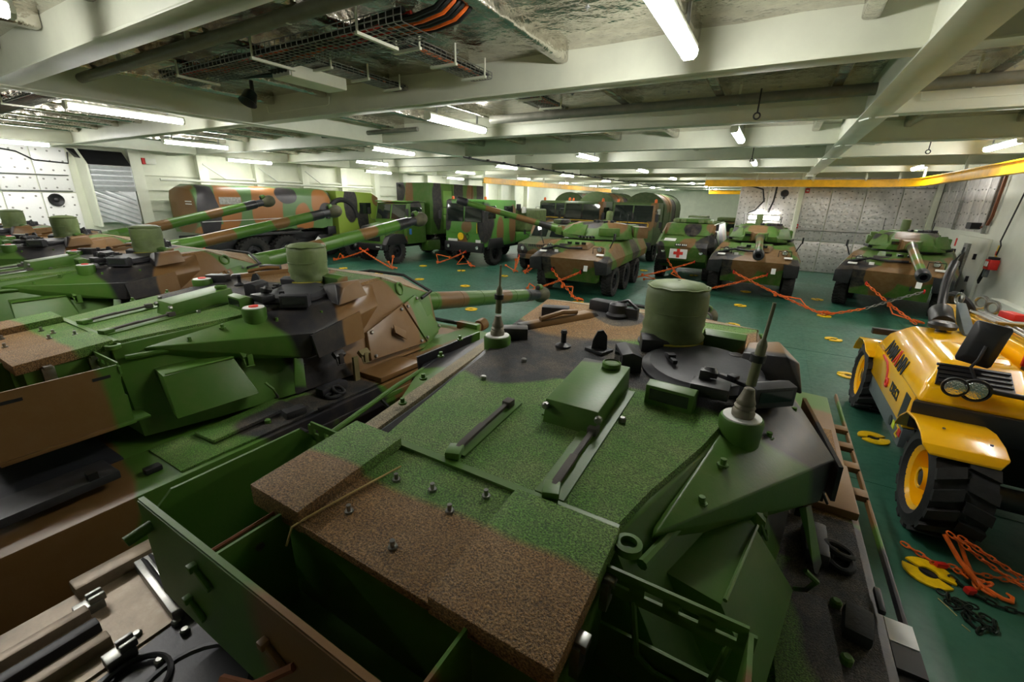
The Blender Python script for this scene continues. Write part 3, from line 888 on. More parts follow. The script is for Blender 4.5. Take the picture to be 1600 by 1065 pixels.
    for s in (-1, 1):
        f = (lambda p: p) if s > 0 else mir
        inn = 1.0 if s > 0 else 0.86
        blk = [(.74, -1.54, 2.17), (.72, -1.5, 2.08), (.86, -.92, 2.27), (inn, -.1, 2.35), (inn - .03, .72, 2.4), (.75, .7, 1.98), (.6, -.9, 2.0),
               (1.42, -.45, 2.14), (1.26, .2, 2.14), (1.04, .82, 2.15), (1.4, -.5, 1.9), (1.25, .15, 1.88), (1.0, .75, 1.96), (.78, -1.38, 2.02), (1.16, -.3, 2.31), (1.08, .2, 2.35)]
        if s < 0:
            blk = [(.8, -1.6, 2.06), (.78, -1.5, 1.95), (.9, -.9, 2.09), (1.0, -.1, 2.14), (.97, .72, 2.3), (.75, .7, 1.98), (.6, -.9, 2.0), (1.42, -.45, 2.06), (1.26, .2, 2.1), (1.04, .82, 2.15), (1.4, -.5, 1.9), (1.25, .15, 1.88), (1.0, .75, 1.96), (.84, -1.38, 1.95)]
        sb = G().hull(f(blk)).build('side_armour', 'tank_camo', T, 0.008)
        # standing plate between the modules, seen edge-on from the back
        pl = [(1.435, -.5, 2.13), (1.29, .2, 2.2), (1.45, -.46, 1.9), (1.31, .22, 1.9)]
        G().hull(f(pl + [(x + .02, y + .006, z) for x, y, z in pl])).build('armour_cover', 'tank_camo', sb)
        bl = G().lathe([(0.026, 0), (0.026, .012), (0.014, .012), (0.014, .04)], (0, 0, 0), n=8).mesh('bolt')
        for (x, y, z) in ((.92, -1.0, 2.235), (.87, -1.25, 2.17), (1.1, -.6, 2.235), (1.22, -.2, 2.24)):
            inst('bolt', bl, 'bare_steel' if z < 2.2 else 'tank_camo', sb, (s * x, y, z))
        # cheek plates
        q1 = [(1.36, .22, 1.62), (1.385, 1.1, 1.6), (1.18, .92, 2.1), (1.2, .32, 1.9)]
        q2 = [(1.385, 1.13, 1.6), (1.11, 1.73, 1.6), (1.0, 1.34, 2.13), (1.18, .95, 2.1)]
        for q in (q1, q2):
            cpl = G().hull(f(q + [(x + .04, y + .015, z + .02) for x, y, z in q])).build('cheek_plate', 'tank_camo', T, 0.006)
            c = [sum(v[i] for v in q) / 4 for i in range(3)]
            for v in q:
                pt = [v[i] * .84 + c[i] * .16 for i in range(3)]
                inst('bolt', bm, 'tank_camo', cpl, (s * (pt[0] + .042), pt[1] + .015, pt[2] + .02), (0, s * R(72), 0))
        G().hull(f([(1.36, .62, 1.85), (1.33, .66, 1.95), (1.42, .78, 1.74), (1.39, .8, 1.84), (1.4, .62, 1.87), (1.42, .76, 1.76)])).build('hinge_bracket', 'tank_camo', T, 0.006)
        G().torus((s * 1.02, 1.1, 2.27), 0.075, 0.016, (0.9 * s, .3, .2), 20, 7).build('lifting_ring', 'tank_camo', T)
        # storage box on the flank
        bx = [(.8, -1.52, 2.0), (.88, -.98, 2.03), (1.1, -1.04, 2.0), (1.01, -1.54, 1.98), (1.31, -.98, 1.69), (1.2, -1.58, 1.67), (.9, -1.5, 1.6), (1.0, -.98, 1.6)]
        sbx = G().hull(f(bx)).build('storage_box', 'tank_camo', T, 0.006)
        G().tube(f([(1.02, -1.53, 1.995), (1.105, -1.04, 2.01)]), 0.009, 6).build('hinge', 'tank_camo', sbx)
        G().tube(f([(1.34, -.93, 1.78), (1.4, -.9, 1.72), (1.38, -.86, 1.62), (1.33, -.86, 1.6)]), 0.012, 6).build('grab_handle', 'tank_camo', T)
        G().hull(f([(1.3, -.62, 1.9), (1.36, -.55, 1.9), (1.42, -.72, 1.62), (1.46, -.62, 1.62), (1.33, -.62, 1.92), (1.44, -.7, 1.6)])).build('flap', 'tank_camo', T, 0.006)
        for (x, y, z, m) in ((1.1, -.92, 2.0, 'tank_camo'), (1.28, -.55, 1.93, 'dark_steel'), (1.42, -.2, 1.85, 'tank_camo'), (1.44, .1, 1.78, 'strap_khaki')):
            lt = G().box((s * x, y, z), (0.07, 0.12, 0.05), 0, 0, s * R(40)).box((s * (x + .03), y, z - .05), (0.03, 0.05, 0.12)).tube([(s * (x + .02), y - .05, z - .02), (s * (x + .06), y - .06, z - .09), (s * (x + .06), y + .02, z - .1)], .009, 6)
            lt.build('latch', m, T, 0.006)
        G().box((s * 1.44, -.02, 1.62), (0.03, 0.06, 0.3)).build('webbing', 'strap_khaki', T)
        # handrail with hoops and worn side board
        if s < 0:
            G().tube([(-1.1, -1.7, 2.05), (-1.28, -.9, 2.06), (-1.4, -.1, 2.07), (-1.36, .25, 2.07), (-1.2, .35, 2.07)], 0.017, 8).build('handrail', 'tank_camo', T)
            for y in (-1.1, -.72, -.3):
                G().tube([(-1.25 - .1 * (y + 1.1) * .9, y, 2.05), (-1.2, y + .03, 1.98), (-1.16, y + .02, 1.85), (-1.2, y + .1, 1.74)], 0.012, 7).build('rail_hoop', 'black_rubber', T)
            pb = [(-.8, -1.66, 2.13), (-.93, -1.66, 2.11), (-1.12, 0.1, 2.2), (-1.0, 0.1, 2.22)]
            G().hull(pb + [(x, y, z - .04) for x, y, z in pb]).build('worn_board', 'tank_dirty', T, 0.006)
            G().tube([(-.72, -1.68, 2.14), (-.78, -1.1, 2.16), (-.9, -.3, 2.19), (-.97, .1, 2.21)], .03, 6).build('gap_shade_strip', 'black_rubber', T)  # black tube standing in for the shade in the gap between roof and board
        else:
            G().tube(f([(.73, -1.66, 2.12), (.8, -1.4, 2.12), (.95, -.9, 2.2), (1.0, -.72, 2.24)]), 0.022, 8).build('edge_rail', 'tank_camo', T)
    # ---- roof furniture
    zt = lambda y: zr(y) + .012
    for (x, y0, y1, wd) in ((.33, -1.64, -.62, .13), (-.18, -1.6, -1.05, .1), (.08, -1.1, -.55, .12)):
        m = (y0 + y1) / 2
        G().box((x, m, zt(m) + .004), (wd, y1 - y0, .012), 0, math.atan(.085), 0).build('smooth_strip', 'tank_camo', tb)
    G().box((.03, -1.665, zt(-1.66) + .004), (1.2, .04, .012)).build('seam_strip', 'tank_camo', tb)
    for x, y0, y1 in ((-.18, -1.63, -1.12), (.33, -1.64, -1.14)):
        m = (y0 + y1) / 2
        st = G().box((x, m, zt(m) + .03), (.026, y1 - y0, .018), 0, math.atan(.085), 0).box((x, y0 + .16, zt(y0) + .045), (.036, .2, .018), 0, .12, 0).build('tie_down_strap', 'strap_dark', tb, .004)
        G().box((x, y0 + .02, zt(y0) + .025), (.07, .09, .035), R(20)).build('buckle', 'tank_camo', st, .006)
        G().box((x, y1, zt(y1) + .03), (.05, .06, .04)).build('buckle', 'strap_dark', st, .006)
    gp = [(.05, -1.15), (.34, -1.15), (.34, -.56), (.05, -.56)]
    gb = G().hull([(x, y, zr(y)) for x, y in gp] + [(.05, -1.12, zr(-1.1) + .13), (.34, -1.12, zr(-1.1) + .13), (.34, -.58, zr(-.58) + .15), (.05, -.58, zr(-.58) + .15)]).build('roof_locker', 'tank_camo', tb, .006)
    G().lathe([(.055, 0), (.055, .025), (.045, .03), (.045, .022), (.02, .022)], (.24, -.63, zr(-.6) + .15), n=20).build('locker_cap', 'tank_camo', gb)
    for x in (.06, .35):
        inst('bolt', bm, 'tank_camo', gb, (x, -1.13, zr(-1.1) + .1), (R(90), 0, 0))
    # bustle bins with gritty lids
    G().hull([(-.74, -2.2, 1.72), (.62, -2.2, 1.72), (-.74, -1.68, 1.72), (.62, -1.68, 1.72), (-.74, -2.2, 2.15), (.62, -2.2, 2.15), (-.74, -1.68, 2.19), (.62, -1.68, 2.19)]).build('bustle', 'tank_green', T, .008)
    G().hull([(-.46, -2.24, 2.15), (.22, -2.24, 2.15), (-.46, -1.68, 2.19), (.22, -1.68, 2.19), (-.46, -2.24, 2.185), (.22, -2.24, 2.185), (-.46, -1.68, 2.23), (.22, -1.68, 2.23)]).build('bustle_lid', 'tank_grit', T, .004)
    for a, b in ((-.77, -.45), (.2, .64)):
        h = .055 if a < 0 else .03
        G().hull([(a, -2.24, 2.14), (b, -2.24, 2.14), (a, -1.68, 2.18), (b, -1.68, 2.18), (a, -2.24, 2.185 + h), (b, -2.24, 2.185 + h), (a, -1.68, 2.23 + h), (b, -1.68, 2.23 + h)]).build('bustle_lid', 'tank_grit', T, .006)
    lb = G().lathe([(.018, 0), (.018, .014), (.01, .014), (.01, .04)], (0, 0, 0), n=8).mesh('lid_bolt')
    for x, y in ((-.3, -1.87), (-.12, -1.84), (.02, -1.9), (-.33, -2.1), (-.05, -2.14), (.1, -1.76)):
        inst('lid_bolt', lb, 'bare_steel', T, (x, y, zr(y) + .005))
    inst('corner_ring', G().lathe([(.05, 0), (.05, .03), (.03, .034), (.03, .01)], (0, 0, 0), n=18).mesh('corner_ring'), 'tank_camo', T, (.68, -1.7, 2.2))
    for s, x in ((1, .645), (1, .645)):
        pass
    for y in (-1.82, -2.08):
        G().box((.65, y, 2.1), (.03, .07, .12)).box((.66, y, 2.16), (.04, .05, .03)).build('lid_latch', 'bare_steel', T, .005)
    # stowage basket round the bustle
    bk = G().box((0, -2.1, 1.72), (2.16, .8, .012)).build('basket_floor', 'tank_green', T)
    def sheet(nm, pts, th):
        g = G()
        return g.hull([(p[0] + th[0] * k, p[1] + th[1] * k, p[2]) for p in pts for k in (0, 1)]).build(nm, 'tank_camo' if (nm == 'basket_side' and pts[0][0] > 0) else 'tank_green', T)
    sheet('basket_side', [(-1.1, -2.5, 1.72), (-1.1, -1.72, 1.72), (-1.1, -2.5, 2.1), (-1.1, -2.4, 2.19), (-1.1, -1.8, 2.19), (-1.1, -1.72, 2.1)], (.014, 0))
    sheet('basket_side', [(1.08, -2.5, 1.72), (1.08, -1.82, 1.72), (1.08, -2.5, 2.1), (1.08, -2.4, 2.19), (1.08, -1.82, 2.19)], (.014, 0))
    sheet('basket_rear', [(-1.1, -2.5, 1.72), (1.09, -2.5, 1.72), (-1.1, -2.5, 2.2), (1.09, -2.5, 2.2)], (0, -.014))
    G().bar((-1.1, -2.5, 2.205), (1.09, -2.5, 2.203), .02, .008).build('basket_rim', 'tank_green', T)
    for x in (-.57, .35):
        G().box((x, -2.36, 1.95), (.012, .28, .46)).build('basket_divider', 'tank_green', T)
    G().tube([(-.62, -2.5, 2.16), (-.62, -1.75, 2.16)], .009, 6).build('basket_rod', 'copper_brown', T)
    for x0, x1, y in ((-1.09, -.74, -1.73), (.64, 1.08, -1.81)):
        g = G()
        # slotted rail: two long bars joined by short webs, so that the slots are open
        L = x1 - x0
        g.box(((x0 + x1) / 2, y, 2.185), (L, .012, .035)).box(((x0 + x1) / 2, y, 2.115), (L, .012, .045))
        for k in range(5):
            g.box((x0 + L * k / 4, y, 2.15), (.05, .012, .06))
        g.build('slotted_rail', 'tank_green', T)
        G().tube([(x0 + .1, y, 2.1), (x0 + .14, y - .02, 1.9), (x0 + .2, y - .02, 1.86), (x1 - .08, y - .02, 1.86), (x1 - .04, y, 2.1)], .012, 7).build('basket_hoop', 'tank_green', T)
        G().box(((x0 + x1) / 2, y, 1.83), (L, .012, .22)).build('basket_front', 'tank_green', T)
    for (x, z) in ((-.62, 2.08), (-.2, 2.0), (.2, 2.05), (-.75, 1.85)):
        G().box((x, -2.525, z), (.12, .018, .03), 0, 0, R(25)).box((x - .04, -2.53, z + .03), (.03, .03, .03)).build('basket_latch', 'tank_green', T, .006)
    G().tube([(-1.02, -2.5, 2.12), (-1.02, -2.6, 2.1)], .022, 10).build('basket_peg', 'tank_green', T)
    G().tube([(-.1, -2.52, 2.02), (-.2, -2.6, 1.96), (-.35, -2.62, 1.9)], .014, 6).build('pull_rod', 'copper_brown', T)
    G().lathe([(.045, 0), (.045, .006), (.016, .008), (.016, .02)], (-.578, -2.34, 2.1), (1, 0, 0), 14).build('washer', 'bare_steel', T)
    for y in (-1.92, -2.36):
        G().box((1.094, y, 2.12), (.006, .1, .022)).build('slot', 'black_print', T)
    G().bar((1.1, -2.5, 1.73), (1.1, -1.8, 1.73), .02, .03).build('basket_lip', 'tank_camo', T, .006)
    for k in range(4):
        z = 2.1 - k * .04
        G().box((1.275 + .004 * k, -.62, z), (.006, .05, .006)).box((1.275 + .004 * k, -.6, z - .012), (.006, .008, .024)).build('stencil_mark', simple('stencil_tan', (170, 160, 110), .6) if 'stencil_tan' not in M else 'stencil_tan', T)
    # hatch and the ring of periscopes
    hc = (.68, -.12)
    hz = zr(-.12)
    ht = G().lathe([(.37, 0), (.37, .03), (.33, .05), (.32, .062), (.05, .075)], (hc[0], hc[1], hz), (0, -.085, 1), 36).build('hatch', 'hatch_black', T)
    G().box((.78, -.52, hz + .06), (.2, .14, .07)).box((.74, -.47, hz + .11), (.06, .06, .08)).build('hatch_hinge', 'black_plastic', ht, .012)
    G().lathe([(.04, 0), (.05, .03), (.03, .06), (.012, .06)], (.76, -.46, hz + .1), (0, .3, 1), 14).build('hinge_spring', 'black_plastic', ht)
    for (x, y, r) in ((.5, -.2, 30), (.88, -.38, 60)):
        G().box((x, y, hz + .085), (.03, .17, .025), R(r)).box((x, y, hz + .1), (.05, .05, .03), R(r)).build('hatch_handle', 'dark_steel', ht, .005)
    def scope(x, y, rz, mat, wd=.26, dp=.13, hh=.13):
        z = zr(y)
        m = Matrix.Translation((x, y, z)) @ Matrix.Rotation(R(rz), 4, 'Z')
        def tr(p):
            return tuple(m @ Vector(p))
        w2, d2 = wd / 2, dp / 2
        b = G().hull([tr(p) for p in [(-w2, -d2, 0), (w2, -d2, 0), (-w2, d2, 0), (w2, d2, 0), (-w2, -d2, hh * .9), (w2, -d2, hh * .9), (-w2, d2, hh * .8), (w2, d2, hh * .8), (-w2, 0, hh), (w2, 0, hh)]]).build('periscope', mat, T, .007)
        G().hull([tr(p) for p in [(-w2 + .025, -d2 - .004, .035), (w2 - .025, -d2 - .004, .035), (-w2 + .025, -d2 - .004, hh * .78), (w2 - .025, -d2 - .004, hh * .78), (-w2 + .03, -d2 + .02, .04), (w2 - .03, -d2 + .02, .04)]]).build('periscope_glass', 'windscreen', b)
    scope(.6, -.64, -4, 'tank_camo')
    scope(1.06, -.36, 42, 'hatch_black')
    scope(.24, -.27, -62, 'hatch_black', .24, .13, .14)
    scope(.35, .1, 200, 'hatch_black', .24, .14, .12)
    scope(.76, .35, 178, 'tank_camo', .28, .14, .13)
    # gunner's sight housing on the right front
    G().hull([(.88, .02, 2.34), (1.26, -.02, 2.3), (.9, .42, 2.36), (1.2, .42, 2.33), (.9, .1, 2.47), (1.14, .06, 2.5), (1.22, .1, 2.46), (1.1, .4, 2.5), (.92, .4, 2.46)]).build('sight_housing', 'tank_camo', T, .01)
    G().lathe([(.045, 0), (.045, .04), (.03, .045)], (.86, .12, 2.4), n=16).build('sight_cap', 'tank_camo', T)
    G().box((.8, .0, 2.39), (.22, .03, .07), R(-38)).build('sight_flap', 'tank_camo', T, .005)
    # panoramic sight under its canvas cover
    prof = [(.2, 0), (.205, .05), (.215, .09), (.2, .12), (.212, .16), (.205, .2), (.212, .3), (.21, .4), (.2, .445), (.17, .47), (.09, .485), (.01, .49)]
    g = G()
    nseg = 40
    rr = random.Random(5)
    vs, fs = [], []
    for i, (r, h) in enumerate(prof):
        for j in range(nseg):
            a = 2 * math.pi * j / nseg
            wob = 1 + .022 * math.sin(5 * a + i * 1.3) * (1.9 if h < .2 else .5) + rr.uniform(-.006, .006)
            if i == len(prof) - 1:
                wob = 1
            vs.append((.41 + r * wob * math.cos(a) * 1.03, .27 + r * wob * math.sin(a), zr(.2) + h + (.012 * math.sin(3 * a + 1) if h < .3 else 0)))
    for i in range(len(prof) - 1):
        for j in range(nseg):
            fs.append((i * nseg + j, i * nseg + (j + 1) % nseg, (i + 1) * nseg + (j + 1) % nseg, (i + 1) * nseg + j))
    cv = g.add(vs, fs).build('sight_cover', 'canvas_green', T, ang=70, label='olive canvas cover tied over the sight')
    G().tube([(.41 + .213 * math.cos(a), .27 + .208 * math.sin(a), zr(.2) + .447 + .004 * math.sin(9 * a)) for a in [2 * math.pi * k / 32 for k in range(32)]], .008, 6, True).build('cover_seam', 'canvas_green', cv)
    G().tube([(.41 + .214 * math.cos(a), .27 + .21 * math.sin(a), zr(.2) + .27) for a in [2 * math.pi * k / 32 for k in range(32)]], .005, 6, True).build('cover_seam', 'canvas_green', cv)
    G().lathe([(.226, 0), (.226, .045), (.21, .05), (.21, 0)], (.41, .27, zr(.2) + .015), n=32).build('cover_strap', simple('cover_yellow', (150, 140, 34), .7), cv)
    G().lathe([(.24, 0), (.24, .03), (.2, .05)], (.41, .27, zr(.2) - .01), n=32).build('sight_base', 'hatch_black', T)
    # loader's side
    lg = G().lathe([(.09, 0), (.1, .03), (.08, .05), (.075, .12), (.05, .14)], (-.13, .66, zr(.66)), n=20).box((-.02, .66, zr(.66) + .06), (.14, .06, .08)).build('gun_mount', 'hatch_black', T)
    G().tube([(-.13, .66, zr(.66) + .13), (-.05, .68, zr(.66) + .16), (.04, .66, zr(.66) + .1)], .016, 7).build('mount_arm', 'black_plastic', lg)
    ll = G().hull([(-.8, .02, 2.36), (-.72, -.08, 2.36), (-.3, .5, 2.41), (-.26, .62, 2.41), (-.42, .66, 2.41), (-.78, .0, 2.42), (-.7, -.04, 2.42), (-.34, .5, 2.47), (-.3, .58, 2.46), (-.42, .6, 2.46)]).build('loader_hatch', 'tank_camo', T, .012)
    G().tube([(-.62, .12, 2.45), (-.5, .3, 2.49), (-.42, .42, 2.48)], .022, 8).build('hatch_lever', 'tank_camo', ll)
    for (x, y, r) in ((-.62, .42, 20), (-.3, .78, -10), (-.7, -.2, 30)):
        G().box((x, y, zr(y) + .05), (.24, .12, .1), R(r)).build('vision_block', 'hatch_black' if y > 0 else 'tank_camo', T, .01)
    G().lathe([(.06, 0), (.06, .015), (.03, .03), (.02, .035), (.02, .1), (.026, .11), (.02, .13)], (-.27, -.18, zr(-.18) + .01), n=18).build('vent_knob', 'hatch_black', T)
    fb = G().box((-.01, -.13, zr(-.13) + .02), (.16, .13, .02), R(-20)).build('fin_base', 'hatch_black', T, .004)
    G().prism([(-.055, 0), (.055, 0), (.05, .1), (.02, .14), (-.02, .13), (-.05, .06)], 'x', -.012, .012).build('fin', 'hatch_black', fb).matrix_local = Matrix.Translation((-.01, -.13, zr(-.13) + .03)) @ Matrix.Rotation(R(-65), 4, 'Z')
    for (x, y) in ((-.4, -.55), (.42, -.95), (-.5, -.9)):
        inst('bolt', bm, 'dark_steel', tb, (x, y, zr(y) + .012))
    # antenna pods (both rear corners)
    for (x, y) in ((.96, -.72), (-.74, -.36)):
        pd = G().lathe([(.08, -.12), (.1, -.06), (.104, .06), (.098, .075)], (x, y, zr(y)), n=26).build('antenna_pod', 'tank_green', T)
        G().lathe([(.09, 0), (.09, .008), (.02, .01)], (x, y, zr(y) + .074), n=26).build('pod_disc', 'white_print', pd)
    # gun (its own object so that it can be raised); local origin at the trunnion
    gun = bpy.data.objects.new('gun', None)
    COL.objects.link(gun)
    gun.parent = T
    gun.location = (0, 1.35, 1.86)
    G().hull([(sx * a, y, z) for sx in (-1, 1) for a, y, z in ((.42, .3, -.26), (.42, .3, .2), (.36, .75, -.2), (.34, .75, .16), (.2, 1.05, -.18), (.2, 1.05, .16))]).build('gun_mask', 'tank_camo', gun, .02)
    G().lathe([(.2, .9), (.185, 1.2), (.165, 1.5), (.16, 2.6), (.15, 5.45), (.13, 5.47)], (0, 0, 0), (0, 1, 0), 28).build('barrel', 'gun_camo', gun)
    for y in (1.55, 2.3, 3.0, 3.7, 4.4, 5.1):
        G().lathe([(.168 - (y - 1.5) * .003, 0), (.168 - (y - 1.5) * .003, .03)], (0, y, 0), (0, 1, 0), 24).build('sleeve_band', 'gun_camo', gun)
    G().lathe([(.12, 5.4), (.125, 5.75), (.1, 5.78)], (0, 0, 0), (0, 1, 0), 24).build('muzzle', 'hatch_black', gun)
    G().lathe([(.11, 5.7), (.15, 5.74), (.2, 5.85), (.215, 5.97), (.2, 6.08), (.15, 6.17), (.05, 6.21)], (0, 0, 0), (0, 1, 0), 24).build('muzzle_cover', 'canvas_dark', gun, label='canvas bag tied over the gun muzzle')
    G().lathe([(.08, 0), (.09, .03), (.09, .14), (.07, .17)], (0, 5.72, .18), (0, 1, 0), 16).build('muzzle_sensor', 'tank_camo', gun)
    G().lathe([(.055, 0), (.06, .02), (.03, .03)], (0, 5.72, .18), (0, -1, 0), 14).build('sensor_lens', 'black_plastic', gun)
    return T

def add_antenna(T, x, y, h):
    z = zr(y) + .084
    pd = G().lathe([(.052, 0), (.054, .025), (.046, .04), (.05, .052), (.042, .065), (.045, .078), (.038, .095), (.028, .13), (.024, .15)], (x, y, z), (.05, -.02, 1), 20).build('antenna_base', simple('antenna_grey', (118, 112, 96), .45, .3) if 'antenna_grey' not in M else 'antenna_grey', T)
    g = G().lathe([(.024, 0), (.022, h * .25), (.023, h * .26), (.023, h * .5), (.016, h * .55), (.009, h * .58), (.008, h)], (x + .008, y - .003, z + .17), (.06, -.02, 1), 12)
    g.build('antenna_rod', 'antenna_green', pd)
    G().lathe([(.035, 0), (.035, .035)], (x + .013, y - .003, z + .17 + h * .3), (.06, -.02, 1), 12).build('antenna_band', 'black_print', pd)

tank = make_tank()
TANKS = [(-.93, 3.0, -8.3), (-5.03, 2.87, -8.3), (-9.25, 2.9, 8.6), (-13.15, 2.95, 9.6), (-16.98, 3.0, 12.0)]
TLAB = ['camouflaged tank filling the foreground with two antennas and an open stowage basket',
        'second camouflaged tank, beside the foreground one, its gun lowered over open deck',
        'third camouflaged tank from the front, its raised gun pointing at the bonneted lorry',
        'fourth camouflaged tank from the front, raised gun before the tarpaulin-covered tanker',
        'farthest camouflaged tank, nearest the white insulated wall']
tks = []
for i, (x, y, el) in enumerate(TANKS):
    tk = tank if i == 0 else copy_tree(tank)
    tk.location = (x, y, 0)
    tk['label'] = TLAB[i]
    for ch in tk.children:
        if ch.name.startswith('gun') and ch.type == 'EMPTY':
            ch.rotation_euler = (R(el), 0, 0)
    tks.append(tk)
add_antenna(tks[0], .96, -.72, .42)
G().box((1.8, -0.72, 1.44), (0.11, 0.14, 0.05)).build('marker_white', 'white_print', tks[0])
G().box((1.8, -0.87, 1.44), (0.11, 0.14, 0.05)).build('marker_black', 'black_print', tks[0])
add_antenna(tks[0], -.74, -.36, .36)
for tk in tks[1:]:
    G().lathe([(.04, 0), (.04, .01), (.02, .012)], (.96, -.72, zr(-.72) + .084), n=16).build('disc_mark', 'red_print', tk)
    G().lathe([(.04, 0), (.04, .01), (.02, .012)], (-.74, -.36, zr(-.36) + .084), n=16).build('disc_mark', 'red_print', tk)
# straw lying on the foreground tank's bustle
tag(G().tube([(-1.4, .71, 2.11), (-1.395, .74, 2.18), (-1.37, .79, 2.2), (-1.33, .95, 2.215), (-1.27, 1.2, 2.232)], .0045, 6).build('straw', simple('straw', (196, 170, 110), .7)), 'single dry straw lying on the brown lid of the foreground tank', 'straw')
# ================================================================== wheels shared by the lorries and armoured cars
def wheel_meshes(r, wd, lug=0.035, nl=26, rimr=0.55):
    """tyre with chevron lugs and a dished rim; axle along x, outer face at +x"""
    h = wd / 2
    g = G().lathe([(r * rimr, -h * .8), (r * .72, -h), (r * .93, -h * .92), (r - lug, -h * .7), (r - lug, h * .7), (r * .93, h * .92), (r * .72, h), (r * rimr, h * .8)], (0, 0, 0), (1, 0, 0), 36, True)
    for k in range(nl):
        for s in (-1, 1):
            a = 2 * math.pi * (k + (.5 if s > 0 else 0)) / nl
            a2 = a + s * 0 + .14
            def P(rr, an, x):
                return (x, rr * math.cos(an), rr * math.sin(an))
            d = 2 * math.pi / nl * .26
            g.hull([P(q, an, x) for q in (r - lug * 1.3, r) for an, x in ((a - d, s * h * .93), (a + d, s * h * .93), (a2 - d, s * h * .04), (a2 + d, s * h * .04))])
    ty = g.mesh('wheel', ang=30)
    g = G().lathe([(.02, h * .1), (r * .16, h * .1), (r * .16, h * .75), (r * .2, h * .78), (r * .24, h * .3), (r * rimr * .86, h * .2), (r * rimr * .9, h * .72), (r * rimr * 1.04, h * .84), (r * rimr * 1.04, h * .1)], (0, 0, 0), (1, 0, 0), 28)
    for k in range(8):
        a = 2 * math.pi * k / 8
        g.lathe([(.02, 0), (.02, .03)], (h * .32, r * .36 * math.cos(a), r * .36 * math.sin(a)), (1, 0, 0), 6)
    return ty, g.mesh('rim')
def put_wheel(ms, parent, x, y, z, side, tmat, rmat, steer=0.0):
    o = inst('wheel', ms[0], tmat, parent, (x, y, z), (0, 0, (0 if side > 0 else math.pi) + steer))
    inst('rim', ms[1], rmat, o)
    return o

# ================================================================== wheeled gun carriers (front towards -y)
AB = [(BLACK, (-1.5, .3, 1.4), (1.2, .55, .7)), (BLACK, (1.5, .1, 1.2), (.55, .45, .9)), (BROWN, (.45, .5, 1.5), (.75, 1.0, .5)), (BROWN, (-.25, 0, .9), (.45, .6, .9)),
      (BROWN, (.2, 2.2, 2.3), (.55, .9, .6)), (BLACK, (-.7, 2.4, 2.5), (.45, .5, .5)), (BROWN, (1.5, 1.5, 1.6), (.5, .7, .5)), (BLACK, (1.6, 3.9, 1.5), (.5, .6, .6)), (BROWN, (1.5, 5.3, 1.4), (.6, .5, .8)),
      (BROWN, (-1.5, 1.6, 1.9), (.6, .8, .6)), (BLACK, (.6, 4.2, 2.3), (.8, .6, .6)), (BROWN, (-.6, 3.8, 2.4), (.6, .6, .6))]
camo('car_camo', AB, rough=0.5, dust=0.35)
simple('car_rubber_skirt', (34, 34, 36), .6, vary=.3, bump=.2)
WH_CAR = wheel_meshes(.56, .4)
camo('car_turret', [(BROWN, (-.1, -.9, .5), (.35, .9, .8)), (BLACK, (.55, -.2, .7), (.35, .4, .4)), (BLACK, (-.75, -.5, .4), (.3, .3, .5)), (BROWN, (.6, .7, .5), (.4, .45, .6)), (BROWN, (-.7, .9, .4), (.4, .5, .5)), (BLACK, (.1, 1.2, .6), (.5, .3, .4)), (BROWN, (.7, 1.7, .3), (.5, .35, .5))], rough=.5, dust=.25, warp=.1)
